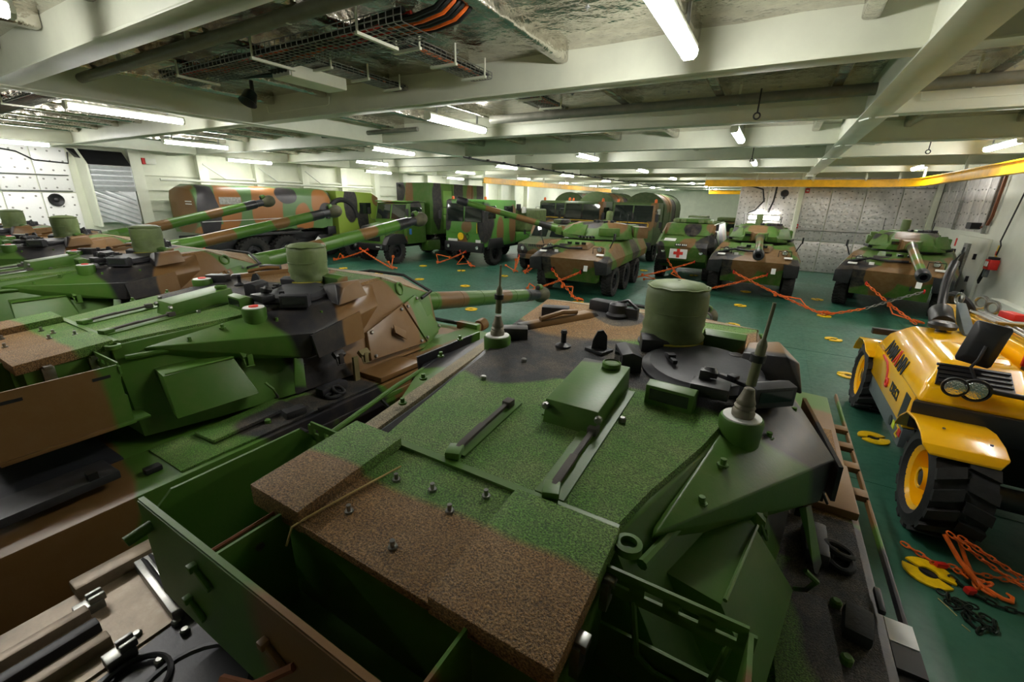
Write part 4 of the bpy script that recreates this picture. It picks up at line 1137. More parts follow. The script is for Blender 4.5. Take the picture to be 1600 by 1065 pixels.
def make_gun_car():
    T = thing('gun_carrier', '', 'armoured vehicle', (0, 0, 0), 0, 'six-wheeled gun carriers facing us')
    half = [(0.0, 1.42), (.35, 1.55), (1.5, 1.9), (6.0, 1.95), (6.3, 1.5), (6.1, .75), (1.2, .55), (.45, .55)]
    G().prism(half, 'x', -1.02, 1.02).build('hull', 'car_camo', T, .015)
    for s in (-1, 1):
        G().hull([(s * 1.0, .0, 1.42), (s * 1.48, .02, 1.36), (s * 1.0, 1.4, 1.88), (s * 1.28, 1.5, 1.88), (s * 1.55, 1.2, 1.42), (s * 1.55, 6.0, 1.42), (s * 1.28, 6.0, 1.93), (s * 1.0, 6.0, 1.93), (s * 1.48, .7, 1.05), (s * 1.0, .7, 1.05), (s * 1.5, 6.1, 1.15), (s * 1.0, 6.1, 1.15), (s * 1.46, .05, 1.25)]).build('sponson', 'car_camo', T, .012)
        G().hull([(s * 1.0, -.02, 1.4), (s * 1.49, 0, 1.34), (s * 1.49, .02, .95), (s * 1.05, .12, .9), (s * 1.0, .06, 1.4), (s * 1.47, .7, 1.36), (s * 1.47, .7, .95)]).build('mudguard', 'car_rubber_skirt', T, .01)
        for y in (1.25, 2.9, 4.55):
            put_wheel(WH_CAR, T, s * 1.3, y, .56, s, 'tyre_rubber', 'dark_steel')
        lt = G().lathe([(.1, 0), (.11, .04), (.11, .16), (.06, .2)], (s * .98, .62, 1.74), (0, 1, 0), 18).box((s * .98, .74, 1.66), (.16, .12, .12)).build('headlamp', 'car_camo', T)
        G().lathe([(.085, 0), (.085, .012), (.03, .02)], (s * .98, .625, 1.74), (0, -1, 0), 16).build('lamp_lens', 'lens_glass', lt)
        G().tube([(s * .78, .5, 1.6), (s * .78, .5, 1.8), (s * 1.18, .5, 1.8), (s * 1.18, .5, 1.6)], .014, 6).build('lamp_guard', 'dark_steel', T)
        eye = G().torus((s * .55, .1, .98), .07, .022, (1, 0, 0), 16, 6).build('tow_eye', 'dark_steel', T)
        G().box((s * 1.1, .35, 1.585), (.26, .12, .02), 0, R(20), 0).build('marker_plate', 'white_print', T)
        G().tube([(s * 1.3, .8, 1.8), (s * 1.42, .8, 2.1)], .02, 6).box((s * 1.44, .8, 2.2), (.05, .16, .22)).build('mirror', 'black_plastic', T)
    # trim vane folded on the nose
    G().hull([(-.5, .75, 1.7), (.5, .75, 1.7), (-.6, 1.25, 1.82), (.6, 1.25, 1.82), (-.45, .85, 1.86), (.45, .85, 1.86), (-.55, 1.25, 1.98), (.55, 1.25, 1.98)]).build('driver_hood', 'car_camo', T, .012)
    for k in (-.25, .05, .3):
        G().box((k, .84, 1.9), (.16, .06, .08)).build('vision_block', 'windscreen', T, .008)
    G().box((-.6, .42, 1.6), (.14, .02, .12)).build('number_plate', 'white_print', T)
    G().box((.72, .0, 1.12), (.14, .02, .2), 0, R(-14), 0).build('white_tag', 'white_print', T)
    G().tube([(-1.25, .5, 1.62), (-.7, .7, 1.76), (-.2, .62, 1.72), (.3, .7, 1.74)], .04, 8).build('tow_rope', 'dark_steel', T)
    G().box((-.4, .9, 1.8), (.5, .2, .1), R(8)).build('tool_roll', 'strap_dark', T, .03)
    # turret (child with its own rotation)
    tu = bpy.data.objects.new('turret_group', None)
    COL.objects.link(tu)
    tu.name = 'turret'
    tu.parent = T
    tu.location = (0, 3.0, 1.92)
    up_ = [(-.55, -1.05, .5), (.55, -1.05, .5), (-.8, .4, .68), (.8, .4, .68), (-.75, 1.2, .62), (.75, 1.2, .62), (-.4, -.6, .66), (.4, -.6, .66)]
    lo_ = [(-.62, -1.35, .1), (.62, -1.35, .1), (-1.05, -.7, .06), (1.05, -.7, .06), (-1.12, .5, .05), (1.12, .5, .05), (-.9, 1.35, .08), (.9, 1.35, .08), (-.55, -1.4, .3), (.55, -1.4, .3)]
    CT = 'car_turret'
    G().hull(up_ + lo_).build('turret_shell', CT, tu, .015)
    G().lathe([(.95, -.05), (.95, .07)], (0, 0, 0), n=32).build('turret_ring', 'dark_steel', tu)
    for s in (-1, 1):
        pl = [(s * .55, -1.3, .2), (s * 1.08, -.62, .16), (s * .62, -.95, .56), (s * .92, -.45, .56)]
        G().hull(pl + [(x + s * .04, y - .04, z + .03) for x, y, z in pl]).build('armour_plate', CT, tu, .006)
        for k in range(5):
            G().lathe([(.035, 0), (.045, .02), (.045, .16), (.03, .16)], (s * (1.0 + .02 * k), -.72 + .14 * k * .9, .12), (s * .7, -.6, .25), 10).build('smoke_launcher', 'dark_steel', tu)
        G().box((s * .72, 1.62, .34), (.62, .5, .42)).build('bustle_box', CT, tu, .02)
        G().box((s * 1.1, .35, .34), (.12, .8, .3)).build('side_basket', CT, tu, .03)
    G().hull([(-.28, -1.4, .12), (.28, -1.4, .12), (-.28, -1.4, .46), (.28, -1.4, .46), (-.2, -1.65, .16), (.2, -1.65, .16), (-.2, -1.65, .42), (.2, -1.65, .42)]).build('gun_mask', CT, tu, .02)
    G().box((-.42, -1.32, .36), (.26, .2, .22)).build('sight_hood', CT, tu, .03)
    G().box((-.42, -1.43, .34), (.2, .02, .1)).build('sight_window', 'windscreen', tu)
    G().lathe([(.28, 0), (.28, .05), (.2, .09), (.02, .1)], (.35, .25, .66), n=24).build('hatch', CT, tu)
    G().lathe([(.22, 0), (.22, .04), (.02, .06)], (-.4, .3, .66), n=24).build('hatch', CT, tu)
    for k in range(7):
        a = 2 * math.pi * k / 7
        G().box((.35 + .36 * math.cos(a), .25 + .36 * math.sin(a), .7), (.16, .09, .1), a + math.pi / 2).build('periscope', 'dark_steel', tu, .012)
    G().lathe([(.13, 0), (.135, .2), (.13, .42), (.1, .45), (.02, .46)], (-.12, .55, .64), n=20).build('sight_cover', 'canvas_green', tu)
    G().tube([(.7, 1.1, .6), (.72, 1.12, 1.0)], .014, 6).build('antenna', 'dark_steel', tu)
    G().tube([(-.7, 1.1, .6), (-.72, 1.15, 1.1)], .012, 6).build('antenna', 'dark_steel', tu)
    gun = bpy.data.objects.new('gun', None)
    COL.objects.link(gun)
    gun.parent = tu
    gun.location = (0, -1.3, .3)
    G().lathe([(.17, .3), (.15, .6), (.13, .8), (.12, 2.2), (.11, 4.1), (.1, 4.12)], (0, 0, 0), (0, -1, 0), 22).build('barrel', 'car_gun', gun)
    G().lathe([(.12, 4.05), (.16, 4.1), (.16, 4.45), (.13, 4.5), (.08, 4.5), (.08, 4.2)], (0, 0, 0), (0, -1, 0), 22).build('muzzle_brake', 'dark_steel', gun)
    return T
camo('car_gun', [(BROWN, (0, -1.6, 0), (1, .4, 1)), (BROWN, (0, -3.0, 0), (1, .3, 1)), (BLACK, (0, -.8, 0), (1, .25, 1))], rough=.35, warp=.08, dust=.1)
gc = make_gun_car()
for i, (x, y, rz, trz, el, lab) in enumerate(((-6.2, 14.4, 2, -62, 14, 'six-wheeled gun carrier with its turret swung aside and gun raised'),
                                            (-.47, 18.2, 0, 2, -4, 'six-wheeled gun carrier whose gun points straight at us before the foil bulkhead'),
                                            (3.5, 18.1, -14, 8, -7, 'six-wheeled gun carrier nearest the white wall, gun angled down rightwards'))):
    o = gc if i == 0 else copy_tree(gc)
    o.location = (x, y, 0)
    o.rotation_euler = (0, 0, R(rz))
    o['label'] = lab
    for ch in o.children:
        if ch.type == 'EMPTY':
            ch.rotation_euler = (0, 0, R(trz))
            for g2 in ch.children:
                if g2.type == 'EMPTY':
                    g2.rotation_euler = (R(-el), 0, 0)

# ================================================================== ambulance carrier with the red cross
VB = [(BLACK, (1.1, .4, 1.7), (.6, .9, .5)), (BROWN, (.2, .2, 1.75), (.35, .6, .4)), (BLACK, (-1.1, .2, 1.0), (.5, .5, .8)), (BROWN, (-1.1, 1.5, 2.2), (.3, .6, .5)), (BLACK, (.2, 1.2, 2.2), (.35, .4, .4)), (BROWN, (1.0, 1.3, 2.4), (.35, .5, .4)), (BLACK, (1.3, 3.0, 1.8), (.5, .7, 1)), (BROWN, (1.3, 4.4, 1.6), (.5, .6, 1))]
camo('van_camo', VB, rough=.5, dust=.25)
am = thing('ambulance_carrier', 'camouflaged armoured ambulance with a red cross panel on its nose', 'armoured vehicle', (-3.35, 20.4, 0))
G().prism([(0.0, 1.55), (.15, 1.75), (.9, 1.95), (1.35, 2.5), (5.6, 2.52), (5.9, 1.6), (5.7, .8), (.9, .55), (.1, .95)], 'x', -1.02, 1.02).build('hull', 'van_camo', am, .015)
for s in (-1, 1):
    G().hull([(s * 1.0, .05, 1.55), (s * 1.0, .2, 1.75), (s * 1.24, .5, 1.6), (s * 1.0, .95, 1.95), (s * 1.0, 1.4, 2.48), (s * 1.08, 1.5, 2.46), (s * 1.26, 1.2, 1.65), (s * 1.26, 5.7, 1.65), (s * 1.08, 5.6, 2.48), (s * 1.0, 5.6, 2.48), (s * 1.24, .9, 1.1), (s * 1.2, 5.7, 1.1), (s * 1.0, .9, 1.0), (s * 1.0, 5.7, 1.0)]).build('flank', 'van_camo', am, .012)
    for y in (1.3, 4.2):
        put_wheel(WH_CAR, am, s * 1.06, y, .56, s, 'tyre_rubber', 'dark_steel')
    sh = [(s * .12, .93, 1.99), (s * .9, .93, 1.99), (s * .12, 1.3, 2.44), (s * .86, 1.3, 2.44)]
    G().hull(sh + [(x, y - .035, z + .03) for x, y, z in sh]).build('window_shutter', 'van_camo', am, .008)
    G().tube([(s * .98, .9, 1.9), (s * 1.2, .8, 2.2), (s * 1.2, .8, 2.45)], .018, 6).box((s * 1.22, .8, 2.4), (.12, .03, .26)).build('mirror', 'black_plastic', am)
    lt = G().lathe([(.1, 0), (.1, .08)], (s * .8, .12, 1.35), (0, -1, 0), 16).build('headlamp', 'dark_steel', am)
    G().lathe([(.085, 0), (.085, .01)], (s * .8, .04, 1.35), (0, -1, 0), 16).build('lamp_lens', 'lens_glass', lt)
cr = G().box((-.12, .0, 1.28), (.74, .02, .46), 0, R(-8), 0).build('cross_panel', 'white_print', am, label='white panel with a red cross')
G().box((-.12, -.016, 1.28), (.4, .012, .13), 0, R(-8), 0).box((-.12, -.016, 1.28), (.13, .012, .38), 0, R(-8), 0).build('red_cross', 'red_print', cr)
G().box((-.05, .0, 1.64), (.5, .02, .1), 0, R(-25), 0).build('number_plate', 'black_print', am)
for k in range(6):
    G().box((-.24 + k * .075 + (.03 if k > 2 else 0), -.012, 1.645), (.045, .012, .06), 0, R(-25), 0).build('plate_mark', 'white_print', am)
G().box((-.6, .32, 1.82), (.5, .3, .02), 0, R(17), 0).build('pale_panel', 'white_print', am)
G().box((0, 2.2, 2.62), (1.6, 1.0, .16)).build('roof_rack', 'van_camo', am, .03)
G().lathe([(.3, 0), (.3, .12), (.1, .16)], (.3, 3.4, 2.52), n=20).build('roof_hatch', 'van_camo', am)
for x in (-.7, -.35, .4, .75):
    G().box((x, 1.7, 2.6), (.22, .2, .14), x).build('roof_bundle', 'canvas_green', am, .03)

# ================================================================== scout car
SB = [(BROWN, (.35, .5, 1.4), (.5, .7, .5)), (BLACK, (-.9, .2, .9), (.5, .6, .5)), (BLACK, (1.0, .2, 1.1), (.5, .8, .5)), (BROWN, (-.2, .1, .7), (.35, .4, .5)), (BROWN, (-.9, 2.0, 1.9), (.5, .7, .6)), (BLACK, (.6, 2.4, 2.2), (.5, .6, .5))]
camo('scout_camo', SB, base=s2l((70, 88, 54)), rough=.55, dust=.3)
sc_ = thing('scout_car', 'dusty armoured scout car with twin flat windscreens beside the crew-cab lorry', 'armoured vehicle', (-9.75, 18.8, 0))
G().prism([(0, 1.0), (.05, 1.35), (1.2, 1.55), (1.62, 2.2), (3.9, 2.25), (4.2, 1.4), (4.1, .6), (.6, .5), (.15, .6)], 'x', -1.05, 1.05).build('body', 'scout_camo', sc_, .03)
WH_SC = wheel_meshes(.48, .34, .025, 22)
for s in (-1, 1):
    for y in (.85, 3.4):
        put_wheel(WH_SC, sc_, s * .95, y, .48, s, 'tyre_rubber', 'dark_steel')
        G().hull([(s * .8, y - .62, .8), (s * 1.16, y - .62, .8), (s * .8, y - .45, 1.1), (s * 1.16, y - .45, 1.1), (s * .8, y + .45, 1.1), (s * 1.16, y + .45, 1.1), (s * .8, y + .62, .8), (s * 1.16, y + .62, .8)]).build('mudguard', 'scout_camo', sc_, .03)
    wn_ = [(s * .1, 1.25, 1.63), (s * .92, 1.25, 1.63), (s * .1, 1.56, 2.11), (s * .86, 1.56, 2.11)]
    G().hull(wn_ + [(x, y - .02, z + .012) for x, y, z in wn_]).build('windscreen', 'windscreen', sc_)
    G().box((s * 1.06, 2.3, 1.85), (.02, .7, .42)).build('side_window', 'windscreen', sc_)
    G().tube([(s * .95, 1.2, 1.6), (s * 1.2, 1.1, 1.75)], .015, 6).box((s * 1.24, 1.1, 1.8), (.1, .04, .24)).build('mirror', 'black_plastic', sc_)
    G().lathe([(.09, 0), (.09, .05)], (s * .72, .0, 1.12), (0, -1, 0), 14).build('headlamp', 'lens_glass', sc_)
gv = G().box((0, 0, 0), (.05, .02, .12)).mesh('grille_bar')
for k in range(9):
    inst('grille_bar', gv, 'black_print', sc_, (-.4 + k * .1, .03, 1.28), (R(-8), 0, 0))
G().box((0, -.06, .75), (1.9, .14, .22)).build('bumper', 'scout_camo', sc_, .02)
G().box((.1, 2.7, 2.34), (.7, .7, .2)).build('roof_ring', 'scout_camo', sc_, .04)

# ================================================================== lorries
LB = [(BLACK, (-1.3, .2, 1.9), (.9, .7, .5)), (BROWN, (.6, .9, 1.9), (.7, .6, .35)), (BROWN, (1.3, 1.0, 1.2), (.5, .6, .5)), (BLACK, (.9, 2.3, 2.7), (.7, .5, .6)), (BROWN, (-.3, 2.1, 3.2), (.9, .5, .25)),
      (BLACK, (-1.0, 3.4, 3.7), (.5, .6, .6)), (BROWN, (-.2, 3.3, 3.4), (.3, .5, 1.2)), (BLACK, (1.25, 4.0, 3.2), (.4, .4, 1.6)), (BLACK, (1.25, 6.0, 3.6), (.4, .45, 1.2)), (BROWN, (1.25, 7.2, 3.6), (.4, .35, 1.4)), (BLACK, (1.25, 8.3, 3.4), (.4, .4, 1.4)), (BROWN, (1.25, 6.5, 1.1), (.4, .8, .6))]
camo('lorry_camo', LB, rough=.5, dust=.15, warp=.15)
WH_L = wheel_meshes(.64, .4, .04, 24)
l1 = thing('bonneted_lorry', 'bonneted army lorry carrying a tall box body, chained to the deck', 'lorry', (-18.05, 16.0, 0))
G().prism([(.1, .95), (.12, 1.5), (.3, 1.85), (1.5, 2.05), (1.5, .95)], 'x', -.95, .95).build('bonnet', 'lorry_camo', l1, .04)
G().box((0, .1, 1.45), (1.2, .06, .6)).build('grille', 'black_plastic', l1, .02)
gbm = G().box((0, 0, 0), (1.1, .03, .035)).mesh('grille_bar')
for k in range(6):
    inst('grille_bar', gbm, 'dark_steel', l1, (0, .06, 1.22 + .09 * k))
G().box((0, -.02, .88), (2.4, .22, .3)).build('bumper', 'black_plastic', l1, .03)
cab = G().prism([(1.5, .95), (1.5, 2.1), (1.72, 3.05), (3.0, 3.1), (3.05, .95)], 'x', -1.15, 1.15).build('cab', 'lorry_camo', l1, .03)
G().box((0, 2.35, 3.13), (2.4, 1.5, .08)).build('cab_roof', 'lorry_camo', l1, .03)
for s in (-1, 1):
    wq = [(s * .06, 1.52, 2.22), (s * 1.06, 1.52, 2.22), (s * .06, 1.7, 2.98), (s * 1.02, 1.7, 2.98)]
    G().hull(wq + [(x, y - .03, z + .005) for x, y, z in wq]).build('windscreen', 'windscreen', l1)
    G().box((s * 1.16, 2.3, 2.55), (.02, .85, .62)).build('side_window', 'windscreen', l1, .005)
    fdr = [(s * .9, y, z) for y, z in ((-.1, 1.0), (.15, 1.42), (.6, 1.55), (1.2, 1.5), (1.5, 1.0))]
    G().hull(fdr + [(s * 1.25, y, z) for _, y, z in fdr]).build('mudguard', 'black_plastic', l1, .03)
    put_wheel(WH_L, l1, s * 1.03, .7, .64, s, 'tyre_rubber', 'dark_steel')
    for y in (5.6, 7.0):
        put_wheel(WH_L, l1, s * 1.03, y, .64, s, 'tyre_rubber', 'dark_steel')
    lt = G().lathe([(.1, 0), (.1, .05)], (s * .95, -.13, .9), (0, -1, 0), 16).build('headlamp', 'dark_steel', l1)
    G().lathe([(.085, 0), (.085, .012)], (s * .95, -.18, .9), (0, -1, 0), 16).build('lamp_lens', 'lens_glass', lt)
    G().tube([(s * 1.15, 1.5, 2.1), (s * 1.4, 1.35, 2.2), (s * 1.4, 1.35, 2.8)], .018, 6).box((s * 1.42, 1.33, 2.6), (.18, .04, .36)).build('mirror', 'black_plastic', l1)
G().box((.72, -.14, .9), (.38, .02, .14)).build('number_plate', 'black_print', l1)
for k in range(6):
    G().box((.58 + k * .055, -.155, .9), (.035, .012, .05)).build('plate_mark', 'white_print', l1)
G().box((0, 4.6, .85), (1.0, 7.0, .25)).build('chassis', 'dark_steel', l1, .02)
G().box((1.0, 3.6, .75), (.5, 1.1, .55)).build('fuel_tank', 'lorry_camo', l1, .05)
G().box((1.2, 1.75, 1.6), (.02, .16, .3)).build('blue_sticker', simple('blue_print', (60, 120, 190), .5), l1)
bx = G().box((0, 6.0, 2.75), (2.45, 5.4, 2.8)).build('box_body', 'lorry_camo', l1, .04)
camo('door_lime', [(BROWN, (1.25, 6.3, 2.0), (.3, .25, .8))], base=s2l((104, 150, 62)), warp=.1)
for (y, z, a, b) in ((4.9, 3.1, .8, 1.3), (4.9, 2.0, .8, .8)):
    dd = G().box((1.24, y, z), (.03, a, b)).build('body_door', 'door_lime', bx, .01)
    G().box((1.27, y + a * .35, z), (.03, .05, .3)).build('door_handle', 'dark_steel', dd)
for y in (3.35, 5.4, 7.4):
    G().box((1.235, y, 2.75), (.05, .07, 2.75)).build('body_rib', 'lorry_camo', bx)
G().box((-1.0, 3.26, 4.0), (.16, .06, .16)).build('marker_light', 'black_plastic', bx)

l2 = thing('crew_cab_lorry', 'forward-control army lorry with crew cab and round yellow sign on the front', 'lorry', (-13.75, 18.4, 0))
L2B = [(BLACK, (-1.1, .2, 2.6), (.35, .8, .9)), (BLACK, (1.15, .1, 2.2), (.3, .9, 1.0)), (BROWN, (.2, 0, 2.0), (.35, .5, .3)), (BROWN, (-.1, .1, 1.3), (.3, .4, .35)), (BROWN, (1.25, 1.6, 1.7), (.4, .35, .8)), (BROWN, (1.25, 2.9, 2.1), (.4, .4, 1.0)), (BROWN, (.3, 2.4, 3.4), (.8, .7, .3))]
camo('crew_camo', L2B, base=s2l((72, 128, 48)), rough=.45, warp=.12)
G().prism([(0, 1.0), (0, 2.1), (.1, 3.25), (.3, 3.33), (3.2, 3.33), (3.25, 1.0)], 'x', -1.2, 1.2).build('cab', 'crew_camo', l2, .05)
G().box((0, .0, .98), (2.4, .25, .5)).build('bumper', 'black_plastic', l2, .03)
for s in (-1, 1):
    G().hull([(s * .05, .0, 2.25), (s * 1.1, .0, 2.25), (s * .05, .08, 3.12), (s * 1.06, .08, 3.12), (s * .05, -.03, 2.25), (s * 1.1, -.03, 2.25)]).build('windscreen', 'windscreen', l2)
    for y, a in ((.75, .75), (2.4, .9)):
        G().box((s * 1.21, y, 2.72), (.02, a, .62)).build('side_window', 'windscreen', l2, .005)
    for y in (1.15, 5.5):
        put_wheel(WH_L, l2, s * 1.05, y, .64, s, 'tyre_rubber', 'dark_steel')
    G().hull([(s * .9, .35, .9), (s * 1.27, .35, .9), (s * .9, .55, 1.42), (s * 1.27, .55, 1.42), (s * .9, 1.75, 1.42), (s * 1.27, 1.75, 1.42), (s * .9, 1.95, .9), (s * 1.27, 1.95, .9)]).build('mudguard', 'black_plastic', l2, .03)
    lt = G().lathe([(.11, 0), (.11, .04)], (s * .92, -.13, .98), (0, -1, 0), 16).build('headlamp', 'dark_steel', l2)
    G().lathe([(.09, 0), (.09, .012)], (s * .92, -.17, .98), (0, -1, 0), 16).build('lamp_lens', 'lens_glass', lt)
    G().tube([(s * 1.2, .1, 2.9), (s * 1.45, -.1, 2.9), (s * 1.45, -.1, 2.3)], .018, 6).box((s * 1.46, -.12, 2.55), (.2, .04, .42)).build('mirror', 'black_plastic', l2)
fp = G().box((0, -.025, 1.95), (1.7, .03, .55)).build('front_flap', 'crew_camo', l2, .015)
G().tube([(.84, -.05, 2.2), (.84, -.05, 1.7)], .014, 6).build('flap_edge', 'yellow_plate', fp)
G().lathe([(.19, 0), (.19, .012)], (-.2, -.03, 1.5), (0, -1, 0), 28).build('round_sign', 'yellow_plate', l2, label='round yellow sign')
em = G()
dm = [(.22, -.03, 1.66), (.34, -.03, 1.5), (.22, -.03, 1.34), (.1, -.03, 1.5)]
em.tube(dm, .022, 4, True)
em.build('diamond_badge', 'black_print', l2)
G().box((-.72, -.03, 1.3), (.6, .02, .12)).build('number_plate', 'white_print', l2)

G().box((.9, -.03, 1.3), (.3, .02, .14)).build('white_sticker', 'white_print', l2)
G().box((0, 5.2, .9), (1.0, 5.4, .3)).build('chassis', 'dark_steel', l2, .02)
G().box((0, 5.6, 1.3), (2.3, 4.4, .5)).build('flatbed', 'crew_camo', l2, .03)
for s in (-1, 1):
    bq = G().lathe([(.07, 0), (.07, .1), (.05, .14), (.01, .15)], (s * 1.02, .45, 3.33), n=14).build('beacon', 'orange_paint', l2)
G().box((.3, 6.0, 2.2), (1.6, 2.6, 1.3)).build('cargo_cover', 'canvas_green', l2, .12, seg=3)
for (x, y, z, m) in ((.4, 4.2, 3.0, 'red_print'), (.75, 4.3, 2.95, 'black_plastic'), (1.0, 4.5, 2.8, 'white_print')):
    G().box((x, y, z), (.2, .5, .35), R(20)).build('stowed_case', m, l2, .04)

# two tall lorries further back with canvas tilts
C2 = [(BLACK, (0, 0, 2.3), (1.6, .8, .45)), (BROWN, (1.1, .3, 2.6), (.3, .6, .8)), (BROWN, (0, -.1, 1.7), (.8, .5, .4)), (BLACK, (-1.2, 3.6, 3.4), (.9, .8, .8)), (BROWN, (.9, 4, 3.4), (.5, 1.2, .8)), (BLACK, (1.2, 5.4, 3), (.5, .6, 1.2))]
camo('tilt_camo', C2, base=s2l((66, 88, 48)), rough=.6, dust=.2)
def tilt_lorry(x, y, label):
    t = thing('tilt_lorry', label, 'lorry', (x, y, 0), 0, 'canvas-topped lorries behind the gun carriers')
    G().prism([(0, 1.0), (0, 2.2), (.12, 3.25), (.3, 3.36), (2.0, 3.36), (2.05, 1.0)], 'x', -1.25, 1.25).build('cab', 'tilt_camo', t, .05)
    for s in (-1, 1):
        G().hull([(s * .04, -.005, 2.35), (s * 1.12, -.005, 2.35), (s * .04, .08, 3.2), (s * 1.1, .08, 3.2), (s * .04, -.03, 2.35), (s * 1.12, -.03, 2.35)]).build('windscreen', 'windscreen', t)
        G().box((s * 1.255, .85, 2.7), (.02, .9, .65)).build('side_window', 'windscreen', t)
        for yy in (1.1, 5.0, 6.4):
            put_wheel(WH_L, t, s * 1.05, yy, .64, s, 'tyre_rubber', 'dark_steel')
        G().lathe([(.08, 0), (.08, .14), (.05, .2), (.01, .21)], (s * 1.1, .6, 3.36), n=14).build('beacon', 'orange_paint', t)
        G().tube([(s * 1.2, .1, 2.9), (s * 1.42, -.12, 2.9), (s * 1.42, -.12, 2.3)], .018, 6).box((s * 1.42, -.14, 2.55), (.18, .04, .4)).build('mirror', 'black_plastic', t)
    G().tube([(-.9, -.06, 2.2), (-.9, -.06, 2.25), (.9, -.06, 2.25), (.95, -.06, 2.2), (.95, -.06, 1.7)], .018, 6).build('flap_edge', 'yellow_plate', t)
    G().box((0, -.02, 1.85), (1.9, .03, .7)).build('front_flap', 'tilt_camo', t, .015)
    G().box((0, 0, .95), (2.45, .24, .45)).build('bumper', 'black_plastic', t, .03)
    G().box((0, 4.4, .95), (1.0, 6.0, .3)).build('chassis', 'dark_steel', t, .02)
    arc = [(-1.22, 1.4), (-1.22, 3.0)] + [(-1.22 * math.cos(a), 3.0 + .95 * math.sin(a)) for a in [math.pi * k / 12 for k in range(1, 12)]] + [(1.22, 3.0), (1.22, 1.4)]
    G().prism(arc, 'y', 2.4, 7.6).build('canvas_tilt', 'tilt_camo', t, ang=50)
    for yy in (2.42, 4.1, 5.8, 7.55):
        G().tube([(a * 1.012, yy, b if b < 3.0 else 3.0 + (b - 3.0) * 1.012) for a, b in arc], .02, 5).build('tilt_hoop', 'tilt_camo', t)
    return t
tilt_lorry(-10.35, 25.9, 'canvas-topped lorry standing behind the scout car')
tilt_lorry(-7.2, 25.9, 'canvas-topped lorry with orange beacons behind the raised-gun carrier')
# small vehicles far down the deck
def jeep(x, y, label, m):
    t = thing('light_truck', label, 'light truck', (x, y, 0), 0, 'light trucks far down the deck')
    G().prism([(0, .7), (.02, 1.2), (1.2, 1.35), (1.5, 2.05), (4.0, 2.1), (4.1, .7)], 'x', -.95, .95).build('body', m, t, .04)
    for s in (-1, 1):
        G().hull([(s * .05, 1.2, 1.42), (s * .85, 1.2, 1.42), (s * .05, 1.44, 1.96), (s * .8, 1.44, 1.96), (s * .05, 1.18, 1.43), (s * .85, 1.18, 1.43)]).build('windscreen', 'windscreen', t)
        G().box((s * .96, 2.0, 1.72), (.02, .8, .4)).build('side_window', 'windscreen', t)
        for yy in (.75, 3.2):
            put_wheel(WH_SC, t, s * .86, yy, .48, s, 'tyre_rubber', 'dark_steel')
        G().lathe([(.09, 0), (.09, .03)], (s * .65, .0, 1.0), (0, -1, 0), 12).build('headlamp', 'lens_glass', t)
    G().box((0, -.05, .7), (1.8, .14, .2)).build('bumper', 'dark_steel', t, .02)
    G().box((0, 2.7, 2.25), (1.5, 1.8, .28)).build('roof_load', 'canvas_green', t, .08)
    return t
jeep(-4.8, 31.5, 'first small camouflaged truck beyond the ambulance', 'tilt_camo')
jeep(-3.2, 36.2, 'second small camouflaged truck beyond the ambulance, close to the bulkhead corner', 'car_camo')
jeep(-5.8, 39.0, 'third small camouflaged truck, farthest beyond the ambulance', 'scout_camo')
tr3 = tilt_lorry(-13.4, 28.5, 'canvas-topped lorry far behind the crew-cab lorry')

# ================================================================== tanker under its tarpaulin
OR, GR2, BK2 = s2l((148, 98, 54)), s2l((84, 116, 70)), s2l((48, 46, 50))
TK = [(OR, (1.2, .5, 2.9), (.9, .5, 1.2)), (OR, (1.2, 2.2, 2.9), (.9, .75, 1.4)), (OR, (1.2, 5.1, 3.0), (.9, .55, .7)), (OR, (1.2, 4.0, 2.2), (.9, .55, .8)), (OR, (1.2, -.1, 1.6), (.9, 1.0, .5)),
      (BK2, (1.2, -.35, 2.6), (.9, .4, 1.6)), (BK2, (1.2, 3.2, 3.4), (.9, .55, .45)), (BK2, (1.2, 6.1, 3.4), (.9, .5, .5)), (BK2, (1.2, 5.4, 2.6), (.9, .5, .35)), (BK2, (1.2, 3.7, 1.5), (.9, .5, .35)), (BK2, (1.2, .1, 1.4), (.9, .4, .5)), (BROWN, (0, -.75, 2.8), (1.1, .25, 1.2))]
camo('tarp_camo', TK, base=GR2, rough=.38, warp=.2, dust=.05, wscale=.8)
WH_T = wheel_meshes(.74, .44, .04, 24)
tkr = thing('tanker_lorry', 'tanker lorry under a camouflage tarpaulin parked along the left wall', 'lorry', (-21.6, 10.0, 0))
rr = random.Random(2)
prof = [(-1.15, 1.72), (-1.2, 1.9), (-1.22, 3.2), (-1.05, 3.55), (-.5, 3.68), (.5, 3.68), (1.05, 3.58), (1.22, 3.25), (1.2, 2.1), (1.16, 1.75)]
vs, fs = [], []
NY = 26
for j in range(NY + 1):
    y = -.75 + 6.45 * j / NY
    for (a, b) in prof:
        sc2 = .93 if j in (0, NY) else 1
        vs.append((a * sc2 + rr.uniform(-.012, .012), y + rr.uniform(-.03, .03) * (0 < j < NY), 1.7 + (b - 1.7) * sc2 + rr.uniform(-.015, .015) + (.03 * math.sin(j * 1.3) if b < 1.8 else 0)))
k = len(prof)
for j in range(NY):
    for i in range(k - 1):
        fs.append((j * k + i, j * k + i + 1, (j + 1) * k + i + 1, (j + 1) * k + i))
fs += [tuple(range(k))[::-1], tuple(range(NY * k, NY * k + k))]
G().add(vs, fs).build('tarpaulin', 'tarp_camo', tkr, ang=60)
G().tube([(1.24, -.7, 2.2), (1.25, 5.6, 2.35)], .012, 5).build('tarp_rope', 'white_print', tkr)
G().box((1.235, .55, 3.05), (.012, .9, .3)).build('tarp_pocket', 'bare_steel', tkr)
for y in (-.9, -.5):
    G().box((.6, -.79, 3.0 if y < -.6 else 2.9), (.5, .02, .04)).build('tarp_lashing', 'white_print', tkr)
